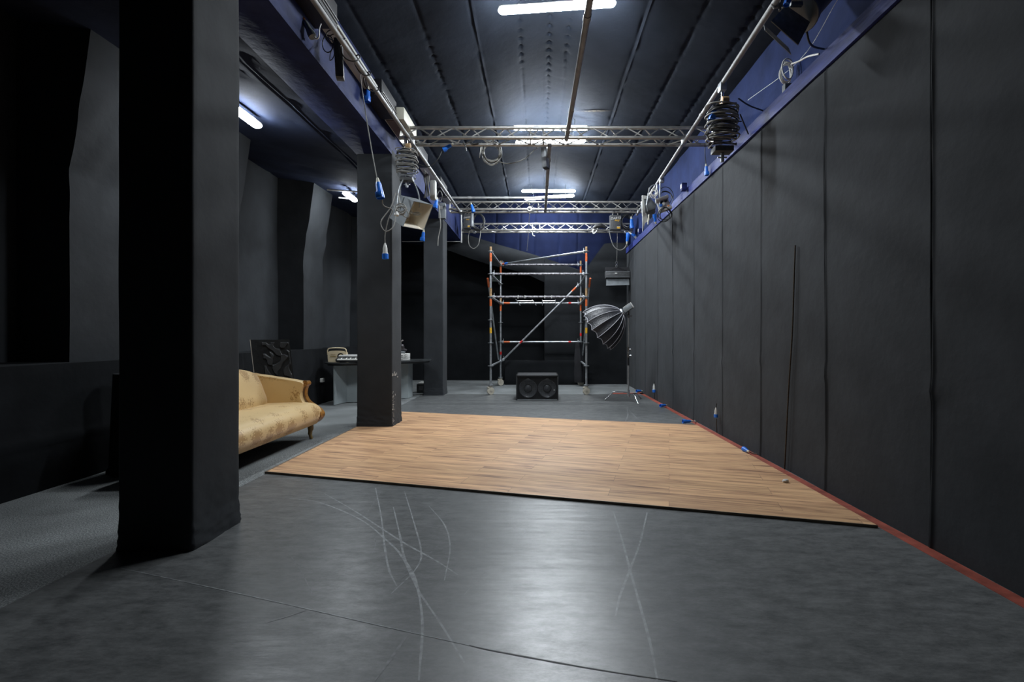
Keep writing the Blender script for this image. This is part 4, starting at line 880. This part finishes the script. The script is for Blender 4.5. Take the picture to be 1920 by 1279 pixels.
# exit sign glimpsed behind, cloth on the rear standard
t = thing('exit_sign', 'small dim green emergency sign on the dark recess behind scaffold', 'sign', U(930, 523, 13.9))
a, b_ = U(921, 528, 13.95), U(940, 518, 13.95); o = new(); bx(o, (a.x, 13.92, a.z), (b_.x, 14.05, b_.z), .004); finish('panel', o, 'green', t); o = new(); bx(o, (a.x+.02, 13.915, a.z+.01), (b_.x-.08, 13.92, a.z+.03)); bx(o, (a.x+.03, 13.915, a.z+.055), (a.x+.07, 13.92, a.z+.12)); finish('pictogram', o, 'lightgrey', t, smooth=False)
o = new()
def cl(u, z):
    a_ = 2*PI*u; wv = .075+.035*math.sin(z*3.1)+.05*max(0, .5-z)
    return Vector((1.06+wv*math.cos(a_)*(1+.25*math.sin(5*a_+z*3))-.02*z, 12.30+.05*math.sin(a_)*(1+.2*math.sin(4*a_)), z))
grid(o, lin(0, 1-1/28, 28), lin(.10, 1.12, 24), cl, closed_u=True); q = finish('hanging_cloth', o, 'boxblack'); tag(q, 'black cloth hanging down the rear right scaffold upright', 'cloth')

# ------------------------------------------------------------------ SUBWOOFER
Ys = 9.57; x0, x1, z1, ys1 = -.425, .412, .505, 10.27
t = thing('subwoofer_cabinet', 'wide black twin speaker cabinet with mesh front on the floor', 'speaker', (0, 9.9, 0))
o = new()
bx(o, (x0, Ys+.02, .004), (x1, ys1, .03), .004); bx(o, (x0, Ys, z1-.03), (x1, ys1, z1), .006); bx(o, (x0, Ys, .004), (x0+.022, ys1, z1), .004); bx(o, (x1-.022, Ys, .004), (x1, ys1, z1), .004); bx(o, (x0+.02, ys1-.02, .02), (x1-.02, ys1, z1-.02)); bx(o, (x0+.02, Ys+.05, .03), (x1-.02, Ys+.065, z1-.03))
finish('cabinet', o, 'subcab', t)
for cx_ in (-.19, .19):
    o = new(); lathe(o, [(.175, 0), (.185, .014), (.172, .022), (.16, .012), (.07, -.0), (.065, .012), (.035, .026), (.001, .03)], 36, orient((cx_, Ys+.052, .235), (0, -1, 0))); finish('speaker_cone', o, 'coner', t)
    o = new(); cbox(o, (cx_, Ys+.045, .43), (.05, .01, .008)); finish('port_label', o, 'lightgrey', t)
o = new(); bx(o, (x0+.022, Ys+.008, .045), (x1-.022, Ys+.012, z1-.035)); finish('grille', o, 'grille', t, smooth=False)
o = new(); bx(o, (x0+.02, Ys+.002, .012), (x1-.02, Ys+.02, .024)); finish('bottom_rail', o, 'galv', t)
o = new(); lathe(o, [(.014, 0), (.014, .004), (.008, .004), (.008, 0)], 18, orient((.33, Ys+.006, .21), (0, -1, 0))); finish('badge', o, 'lightgrey', t)

# ------------------------------------------------------------------ C-STAND AND SOFTBOX
cxs, cys = 1.782, 9.5
t = thing('light_stand', 'chrome three legged stand holding the parabolic softbox', 'light stand', (cxs, cys, 0))
for k, (fx, fy) in enumerate(((1.327, 9.54), (1.885, 9.08), (2.10, 9.82))):
    hz = .17-.025*k; d = Vector((fx-cxs, fy-cys, 0)); o = new(); tube(o, smoothpts([Vector((cxs, cys, hz))+d*.05, Vector((cxs, cys, hz+.01))+d*.35, Vector((cxs, cys, hz+.005))+d*.62, Vector((cxs, cys, hz-.05))+d*.78, Vector((cxs, cys, .012))+d], 5), .0125, 10); finish('leg', o, 'chrome', t)
o = new(); cyl(o, (cxs, cys, .08), (cxs, cys, .22), .022, 14); finish('leg_hub', o, 'chrome', t)
o = new(); cyl(o, (cxs, cys, .1), (cxs, cys, .78), .0165, 14); finish('column', o, 'pipe', t)
o = new(); cyl(o, (cxs, cys, .70), (cxs, cys, .86), .018, 14); finish('grip_sleeve', o, 'blackplastic', t)
o = new(); cyl(o, (cxs+.003, cys, .78), (cxs+.003, cys, 1.10), .014, 14); finish('riser', o, 'pipe', t)
o = new(); cyl(o, (cxs+.003, cys, 1.0), (cxs+.006, cys, 1.68), .011, 14); finish('riser', o, 'pipe', t)
for z in (.90, 1.02):
    o = new(); cyl(o, (cxs, cys, z-.04), (cxs, cys, z+.04), .024, 14); cyl(o, (cxs, cys, z), (cxs+.05, cys-.01, z), .008, 8); cbox(o, (cxs+.055, cys-.01, z), (.012, .014, .04), .003); finish('clamp_collar', o, 'chrome', t)
apx = U(1168, 585, 9.45); rc = U(1119.5, 619.5, 9.62); axd = (rc-apx); LN = axd.length; mt_ = orient(apx, axd); RR = .465
t = thing('parabolic_softbox', 'large black parabolic softbox with silver ribs tilted down left', 'softbox', apx)
def sb(tt): return RR*(1-(1-tt)**2.0)**.62
nr = 16; us = lin(0, 1-1/(nr*6), nr*6); ts = lin(.015, 1, 20)
def sfn(u, tt, k=1.0, inset=.0):
    ph = (u*nr) % 1; cv = 1-.055*math.sin(PI*ph)**1.0; rr_ = sb(tt)*cv*k; zz = LN*tt*(1)-LN*.055*tt**6*math.sin(PI*ph)
    return mt_ @ Vector((rr_*math.cos(2*PI*u), rr_*math.sin(2*PI*u), zz-inset))
o = new(); grid(o, us, ts, sfn, closed_u=True); finish('fabric_shell', o, 'softblack', t)
o = new(); grid(o, us, ts, lambda u, v: sfn(u, v, .975), closed_u=True); finish('inner_lining', o, 'softinner', t)
for k in range(nr):
    o = new(); tube(o, [mt_ @ Vector((sb(q)*1.008*math.cos(2*PI*k/nr), sb(q)*1.008*math.sin(2*PI*k/nr), LN*q)) for q in ts], .0055, 6); finish('rib', o, 'softtrim', t)
o = new(); P = [sfn(u, 1.0) for u in us]; tube(o, P+[P[0]], .006, 6); finish('rim_piping', o, 'softtrim', t)
o = new(); lathe(o, [(.045, -.02), (.075, -.01), (.08, .02), (.06, .03)], 20, mt_); finish('speed_ring', o, 'galv', t)
hd = -axd.normalized(); t2 = thing('studio_lamp', 'small grey lamp head mounted on the back of the softbox', 'lamp', apx+hd*.1)
mh = orient(apx, hd)
o = new(); cbox(o, (0, 0, .12), (.10, .10, .19), .012, mtx=mh); finish('lamp_body', o, 'grey', t2)
o = new(); cbox(o, (0, 0, .222), (.13, .12, .018), .004, mtx=mh); cbox(o, (.0, .062, .12), (.06, .01, .15), .002, mtx=mh); finish('heat_sink', o, 'lightgrey', t2)
o = new(); tube(o, smoothpts([Vector((cxs+.006, cys, 1.66)), Vector((cxs+.006, cys, 1.72)), apx+hd*.13+Vector((0, .0, -.03))], 4), .016, 10); cbox(o, (cxs+.04, cys-.01, 1.67), (.06, .02, .03), .004); cyl(o, (cxs, cys, 1.64), (cxs, cys, 1.71), .024); finish('yoke', o, 'blackmetal', t2)

# ------------------------------------------------------------------ SOFA
SX, SY0, SY1 = -3.56, 4.145, 6.06
t = thing('sofa', 'cream and gold damask sofa with scrolled wooden arms in side bay', 'sofa', (-3.1, 5.2, 0))
def loft(o, y0, y1, prof, ny=30, endr=.04, zf=None):
    ys_ = lin(0, 1, ny); n = len(prof); cxp = sum(p[0] for p in prof)/n; czp = sum(p[1] for p in prof)/n; rings = []
    for s in ys_:
        y = y0+(y1-y0)*s; e = min(s, 1-s)*(y1-y0)/endr; k = 1 if e >= 1 else .80+.20*math.sqrt(max(0, 1-(1-e)**2))
        r_ = []
        for i in range(n):
            x, z = prof[i]; x = cxp+(x-cxp)*k; z = czp+(z-czp)*k
            if zf: x, z = zf(x, z, s)
            r_.append(o.verts.new((x, y, z)))
        rings.append(r_)
    for a_, c_ in zip(rings, rings[1:]):
        for i in range(n): o.faces.new((a_[i], a_[(i+1) % n], c_[(i+1) % n], c_[i]))
    o.faces.new(rings[0]); o.faces.new(rings[-1])
def sp2(P, k=4):
    Q = smoothpts([Vector((p[0], 0, p[1])) for p in P+[P[0]]], k)[:-1]; return [(q.x, q.z) for q in Q]
seatp = sp2([(SX+.10, .20), (SX+.5, .185), (SX+.78, .18), (SX+.86, .23), (SX+.895, .31), (SX+.865, .395), (SX+.78, .445), (SX+.6, .462), (SX+.3, .452), (SX+.10, .43)])
def seatw(x, z, s):
    if z > .3: z += .012*math.sin(PI*s)+.004*math.sin(s*40)*max(0, x-(SX+.6))
    return x, z
o = new(); loft(o, SY0+.05, SY1-.03, seatp, 40, .06, seatw); finish('seat', o, 'damask', t)
backp = sp2([(SX+.02, .20), (SX+.16, .20), (SX+.26, .44), (SX+.22, .60), (SX+.15, .76), (SX+.07, .82), (SX-.02, .80), (SX-.04, .70), (SX+.0, .45)])
def backw(x, z, s):
    k = math.sin(PI*min(1, max(0, s)))**.7
    if z > .3: z += .10*k*(z-.3)/.5; x += .05*k*(1 if x > SX+.1 else 0)
    return x, z
o = new(); loft(o, SY0+.08, SY1-.12, backp, 40, .08, backw); finish('backrest', o, 'damask', t)
for sgn, ya in ((1, SY1-.14), (-1, SY0+.14)):
    pol = sp2([(SX+.02, .20), (SX+.45, .20), (SX+.80, .22), (SX+.855, .30), (SX+.80, .38), (SX+.70, .45), (SX+.655, .54), (SX+.665, .63), (SX+.68, .695), (SX+.60, .725), (SX+.35, .765), (SX+.10, .80), (SX+.0, .79), (SX-.02, .5)], 4)
    o = new(); yo = ya+sgn*.13
    G = []
    for j, (f, k) in enumerate(((0, .93), (.02, .985), (.12, 1), (.5, 1), (.88, 1), (.98, .985), (1, .93))):
        cxp, czp = SX+.38, .48; yy = ya+(yo-ya)*f
        G.append([o.verts.new((cxp+(p[0]-cxp)*k, yy+sgn*.06*max(0, (p[1]-.5))*1.2+(-sgn*.018*math.sin((p[0]-SX)*4)*(1-f)), czp+(p[1]-czp)*k)) for p in pol])
    for a_, c_ in zip(G, G[1:]):
        for i in range(len(pol)): o.faces.new((a_[i], a_[(i+1) % len(pol)], c_[(i+1) % len(pol)], c_[i]))
    o.faces.new(G[0]); o.faces.new(G[-1]); am = finish('armrest', o, 'damask', t)
    fp = [(SX+.70, .19), (SX+.82, .215), (SX+.885, .29), (SX+.865, .35), (SX+.80, .405), (SX+.72, .465), (SX+.68, .54), (SX+.68, .61), (SX+.695, .66)]
    o = new(); P = smoothpts([Vector((p[0], (ya+yo)/2+sgn*.06*max(0, p[1]-.5), p[1])) for p in fp], 6); prev = None
    for i, p in enumerate(P):
        tn = (P[min(i+1, len(P)-1)]-P[max(0, i-1)]).normalized(); nn = Vector((-tn.z, 0, tn.x)).normalized(); f = i/len(P); h = .008+.009*math.exp(-((f-.3)/.2)**2); wy = .030+.030*math.exp(-((f-.25)/.25)**2); p = p+Vector((0, sgn*(.062-wy), 0))
        ring = [o.verts.new(p+Vector((0, dy, 0))-nn*q) for dy, q in ((-wy-.004, -h*.2), (-wy, h), (wy, h), (wy+.004, -h*.2))]
        if prev:
            for k in range(4): o.faces.new((prev[k], prev[(k+1) % 4], ring[(k+1) % 4], ring[k]))
        else: o.faces.new(ring)
        prev = ring
    o.faces.new(prev); finish('wood_trim', o, 'wood', am)
    o = new(); cs_ = Vector((SX+.695, (ya+yo)/2+sgn*.02, .688)); P = []
    cyl(o, cs_+Vector((0, -.04, 0)), cs_+Vector((0, .05, 0)), .032, 24)
    for k in range(40):
        a_ = k/39*4*PI; r_ = .036*(1-k/46); P.append(cs_+Vector((r_*math.cos(a_+1), -.043, r_*math.sin(a_+1))))
    tube(o, P, .006, 6); finish('scroll', o, 'wood', am)
    for lx in (SX+.74, SX+.08):
        o = new(); y_ = (ya+yo)/2; tube(o, smoothpts([(lx, y_, .21), (lx+.012, y_, .14), (lx+.005, y_, .07), (lx+.02, y_, .003)], 4), [.04]*3+[.034]*3+[.026]*3+[.02]*4, 10); finish('leg', o, 'legwood', t)
o = new(); bx(o, (SX+.08, SY0+.12, .17), (SX+.76, SY1-.12, .215), .01); finish('base_frame', o, 'boxblack', t)

# ------------------------------------------------------------------ CARVED BOARD behind the sofa
t = thing('carved_board', 'black board with wavy carved relief standing behind the sofa', 'board', (-3.75, 6.9, 0))
p0, p1 = U(470, 640, 6.72), U(543, 638, 6.95); ex = (p1-p0); ex.z = 0; Wd = ex.length; ex.normalize(); Hb = 1.215; lean = Vector((.055, 0, 0)); ey = Vector((-ex.y, ex.x, 0))
tilt = (Vector((0, 0, 1))-ex*.10).normalized()
org = p0.copy(); org -= tilt*(org.z-.01)/tilt.z
def bp_(u, v, d=0): return org+ex*u+tilt*v/tilt.z-ey*d
def relief(u, v):
    a_ = math.sin(u*46+2.6*math.sin(v*17+1))+math.sin(v*30+2.8*math.sin(u*21+2))+.5*math.sin((u+v)*29)
    return a_
o = new(); nu, nv = 110, 200
def rf(u, v):
    d = .006
    if .13 < u < Wd-.02 and .03 < v < Hb-.04:
        a_ = relief(u, v); k = min(1, max(0, (a_+.1)/.18)); d = .006+.014*k
    return bp_(u, v, d)
grid(o, lin(0, Wd, nu), lin(0, Hb, nv), rf); finish('carved_face', o, 'blackwood', t)
o = new(); quad_box(o, [bp_(0, 0, -.02), bp_(Wd, 0, -.02), bp_(Wd, 0, .006), bp_(0, 0, .006), bp_(0, Hb, -.02), bp_(Wd, Hb, -.02), bp_(Wd, Hb, .006), bp_(0, Hb, .006)]); finish('panel', o, 'blackwood', t, smooth=False)
o = new(); quad_box(o, [bp_(-.008, 0, -.02), bp_(.0, 0, -.02), bp_(.0, 0, .008), bp_(-.008, 0, .008), bp_(-.008, Hb, -.02), bp_(0, Hb, -.02), bp_(0, Hb, .008), bp_(-.008, Hb, .008)]); finish('edge_strip', o, 'paleedge', t, smooth=False)

# ------------------------------------------------------------------ TABLE and what stands on it
ta, tb = Vector((-3.90, 8.88, 0)), Vector((-2.26, 10.22, 0)); ctr = (ta+tb)/2; dx_ = (tb-ta).normalized(); dy_ = Vector((-dx_.y, dx_.x, 0)); hl = (tb-ta).length/2
t = thing('desk', 'dark boat-shaped table on pale grey angled legs behind middle column', 'table', ctr)
def tp(k, e=0): a_ = 2*PI*k/48; c_, s_ = math.cos(a_), math.sin(a_); return ctr+dx_*hl*math.copysign(abs(c_)**.85, c_)*(1-e)+dy_*(.42-e*.4)*math.copysign(abs(s_)**.9, s_)
o = new(); prism(o, [tp(k)+Vector((0, 0, .765)) for k in range(48)], (0, 0, .03)); prism(o, [tp(k, .05)+Vector((0, 0, .735)) for k in range(48)], (0, 0, .03)); finish('tabletop', o, 'tabletop', t)
def panels(P, z0=.01, z1=.735, th=.02):
    o = new()
    for a_, c_ in zip(P, P[1:]):
        a_, c_ = Vector((*a_, 0)), Vector((*c_, 0)); n_ = (c_-a_).normalized(); n_ = Vector((-n_.y, n_.x, 0))*th
        quad_box(o, [v+Vector((0, 0, z0)) for v in (a_, c_, c_+n_, a_+n_)]+[v+Vector((0, 0, z1)) for v in (a_, c_, c_+n_, a_+n_)])
    return finish('leg', o, 'tablegrey', t, smooth=False)
panels([(-3.73, 8.88), (-3.66, 9.29), (-3.30, 9.32)]); panels([(-3.0, 9.80), (-2.64, 9.86), (-2.62, 10.14)])
# radio
t = thing('retro_radio', 'cream retro radio with round dial on left end of the table', 'radio', (-3.78, 8.98, .795))
mr_ = Matrix.Translation((-3.745, 9.06, .798)) @ Matrix.Rotation(.05, 4, 'Z')
o = new()
rp_ = [(-.155, 0), (.155, 0), (.165, .10), (.155, .185), (.08, .205), (-.08, .205), (-.155, .185), (-.165, .10)]
prism(o, [mr_ @ Vector((x, -.05, z)) for x, z in sp2(rp_, 3)], mr_.to_3x3() @ Vector((0, .12, 0))); finish('radio_body', o, 'radio', t)
o = new(); prism(o, [mr_ @ Vector((x*.97, -.03, z*.98+.036)) for x, z in sp2([(-.155, .13), (.155, .13), (.15, .178), (.08, .196), (-.08, .196), (-.15, .178)], 3)], mr_.to_3x3() @ Vector((0, .06, 0))); finish('top_band', o, 'blackplastic', t)
o = new(); tube(o, smoothpts([mr_ @ Vector(p) for p in ((-.17, -.035, .13), (-.165, -.04, .225), (-.10, -.04, .255), (.10, -.04, .255), (.165, -.04, .225), (.17, -.035, .13))], 5), .010, 8); finish('handle', o, 'radio', t)
o = new(); lathe(o, [(.058, 0), (.058, .012), (.046, .014), (.044, .006), (.001, .006)], 28, mr_ @ Matrix.Translation((.075, -.05, .105)) @ Matrix.Rotation(PI/2, 4, 'X')); finish('dial', o, 'blackplastic', t)
o = new(); lathe(o, [(.034, .006), (.034, .018), (.018, .024), (.001, .026)], 24, mr_ @ Matrix.Translation((.075, -.05, .105)) @ Matrix.Rotation(PI/2, 4, 'X')); finish('dial_knob', o, 'gold', t)
o = new(); cbox(o, (-.065, -.052, .10), (.10, .004, .012), mtx=mr_); cbox(o, (-.065, -.052, .135), (.09, .004, .004), mtx=mr_); finish('name_strip', o, 'gold', t, smooth=False)
# keyboard
t = thing('keyboard_instrument', 'small white keyboard instrument lying before the cream radio', 'keyboard', (-3.45, 8.95, .795))
mk = Matrix.Translation((-3.42, 8.93, .822)) @ Matrix.Rotation(.12, 4, 'Z') @ Matrix.Rotation(.22, 4, 'X')
o = new(); cbox(o, (0, .02, .016), (.52, .22, .03), .006, mtx=mk); finish('keyboard_body', o, 'blackplastic', t)
o = new(); cbox(o, (0, .10, .055), (.52, .10, .055), .008, mtx=mk); finish('control_panel', o, 'lightgrey', t)
o = new()
for k in range(22): cbox(o, (-.235+k*.0224, -.035, .040), (.0205, .12, .018), .002, mtx=mk)
finish('white_keys', o, 'keywhite', t)
o = new()
for k in range(21):
    if k % 7 not in (2, 6): cbox(o, (-.224+k*.0224, -.005, .055), (.011, .07, .016), .002, mtx=mk)
finish('black_keys', o, 'blackplastic', t)
o = new(); cbox(o, (-.26, -.03, .03), (.02, .13, .05), .004, mtx=mk); finish('end_cheek', o, 'blackplastic', t)
# patterned box and figurine
mb = Matrix.Translation((-2.78, 9.78, .797)) @ Matrix.Rotation(.02, 4, 'Z')
t = thing('patterned_box', 'white and grey patterned box on right end of the table', 'box', (-2.78, 9.8, .797))
o = new(); cbox(o, (0, 0, .078), (.36, .2, .105), .004, mtx=mb); cbox(o, (0, 0, .013), (.36, .2, .024), .003, mtx=mb); finish('box_body', o, 'whiteplastic', t)
o = new()
for zz in (.10, .055): tube(o, [mb @ Vector((x_, -.101, zz+.008*math.sin(x_*40+zz*90))) for x_ in lin(-.17, .08, 20)], .005, 6)
for k in range(7): cbox(o, (.11+.018*(k % 3), -.101, .045+.014*k), (.012, .004, .01), mtx=mb)
tube(o, [mb @ Vector((x_, -.101, .014)) for x_ in (-.17, .08)], .003, 6); finish('pattern', o, 'blackplastic', t)
fc = mb @ Vector((.02, .02, .131)); t = thing('figurine', 'small dark figurine with silver top on the patterned box', 'figurine', fc)
o = new(); cbox(o, fc+Vector((0, 0, .025)), (.14, .10, .048), .01); finish('plinth', o, 'grey', t)
o = new(); tube(o, smoothpts([fc+Vector(p) for p in ((-.05, 0, .05), (-.03, 0, .09), (.02, 0, .12), (-.01, 0, .17), (-.02, 0, .20))], 4), [.04]*4+[.055]*4+[.045]*4+[.028]*5, 10); tube(o, [fc+Vector((0, 0, .11)), fc+Vector((.07, 0, .075)), fc+Vector((.11, 0, .068))], [.03, .02, .014], 8); finish('figure_body', o, 'figure', t)
o = new(); tube(o, [fc+Vector((-.03, 0, .20)), fc+Vector((-.03, 0, .25))], [.03, .024], 10); cyl(o, fc+Vector((-.02, 0, .235)), fc+Vector((.035, 0, .265)), .014, 8); cyl(o, fc+Vector((-.03, 0, .245)), fc+Vector((-.06, 0, .275)), .012, 8); finish('figure_head', o, 'figsilver', t)
# case on floor beyond table
t = thing('equipment_case', 'small black case with white lid half behind the far column', 'case', (-2.62, 10.9, 0))
a = UZ(781, 737, 0); o = new(); bx(o, (a.x, a.y, 0.004), (a.x+.26, a.y+.3, .20), .008); finish('case_body', o, 'blackplastic', t); o = new(); bx(o, (a.x+.03, a.y+.01, .20), (a.x+.26, a.y+.28, .235), .008); finish('lid', o, 'whiteplastic', t); o = new(); bx(o, (a.x+.05, a.y-.004, .06), (a.x+.15, a.y+.01, .15)); finish('front_panel', o, 'blackmetal', t)

# draped pedestal at far left
o = new()
def dr(u, z):
    a_ = 2*PI*u; fl_ = 1+.12*(1-z/.92)+.10*math.sin(7*a_+1)*(1-z/1.0)+(.10 if z < .05 else 0); return Vector((-3.78+.17*fl_*math.cos(a_), 4.56+.17*fl_*math.sin(a_), z))
G = grid(o, lin(0, 1-1/70, 70), [.004, .03, .06]+lin(.1, .90, 18)+[.925], dr, closed_u=True); o.faces.new([g[-1] for g in G]); o.faces.new([g[0] for g in G]); q = finish('draped_pedestal', o, 'cloth_deep'); tag(q, 'pedestal under black draped cloth left of the foreground column', 'pedestal')
# sockets on the left wall
for (px, py, lb) in ((604, 713, 'white wall socket on the dark drape below the table end'), (575.5, 718, 'white wall socket just right of the sofa scroll')):
    Y = FPX*4.03/(CX-px); a = U(px, py, Y); t = thing('wall_socket', lb, 'socket', a, 'white wall sockets'); o = new(); cbox(o, (a.x, a.y, a.z), (.05, .09, .075), .008); finish('faceplate', o, 'whiteplastic', t)
    o = new(); lathe(o, [(.022, 0), (.022, .004), (.015, .004), (.015, -.004)], 16, orient((a.x+.025, a.y, a.z), (1, 0, 0))); finish('outlet', o, 'lightgrey', t)
# rope on the right wall
P = [U(1493, 460, 4.39), U(1491, 520, 4.41), U(1487, 620, 4.44), U(1480, 720, 4.50), U(1475, 800, 4.54), U(1472, 880, 4.58)]
for p in P: p.x = XW-.022
cable('hanging_rope', P, .007, 'rope', 'thin brown rope hanging down the right black cloth wall', cat='rope')
# plugs lying on the floor by the wall and clipped to the wall
def floorplug(p1, p2, lb, cab=None):
    a_, c_ = UZ(*p1, .045), UZ(*p2, .045); return plug(a_, c_-a_, lb, cab, s=.85, socket=False)
floorplug((1402, 846), (1384, 836), 'blue plug on the red floor strip, nearest of those by the wall', [UZ(1420, 851, .012), UZ(1411, 850, .02), UZ(1404, 847, .04)])
a = UZ(1295, 790, .045); plug(a, (-1, -.1, 0), 'blue plug lying at the back right corner of laminate stage', [a+Vector((.14, .25, -.03)), a+Vector((.08, .05, -.02)), a], s=.95, socket=False)
a = UZ(1248, 760, .045); plug(a, (-.9, -.4, 0), 'blue plug on the red strip midway between stage and stand', [a+Vector((.06, .3, -.03)), a+Vector((.03, .1, -.02)), a], s=.95, socket=False)
a = UZ(1202, 733, .05); plug(a, (-.9, -.4, 0), 'blue plug on the floor behind foot of the light stand', [a+Vector((.1, .3, -.03)), a+Vector((.05, .1, -.02)), a], s=1.0, socket=False)
for (px, py, Y, lb) in ((1347, 768, 6.28, 'white and blue plug hooked on right wall near the stage corner'), (1230, 723, 9.62, 'white and blue plug hooked on right wall near light stand')):
    a = U(px, py, Y); a.x = XW-.045; plug(a, (0, 0, -1), lb, [a+Vector((.01, 0, .08)), a], body='cream', cm='blackcable', socket=False, s=.75 if Y < 7 else 1)
    cable('hanging_cable', [a+Vector((.01, 0, -.12)), a+Vector((.012, .01, -.2)), a+Vector((.02, .02, -(a.z-.02)))], .006, 'blackcable', 'black cable from wall plug down to the floor '+('near the stage corner' if Y < 7 else 'near light stand'))
# crumpled white thing on stage
o = new(); p = UZ(1473, 904, .025); bmesh.ops.create_icosphere(o, subdivisions=3, radius=1)
for v in o.verts:
    k = 1+.25*nz(v.co.x*2, v.co.y*2, v.co.z*2); v.co = Vector((v.co.x*.027*k, v.co.y*.018*k, max(-.6, v.co.z)*.016*k))+p+Vector((0, 0, .010))
q = finish('crumpled_tape', o, 'whiteplastic'); tag(q, 'crumpled piece of white tape on the laminate stage by red strip', 'tape')
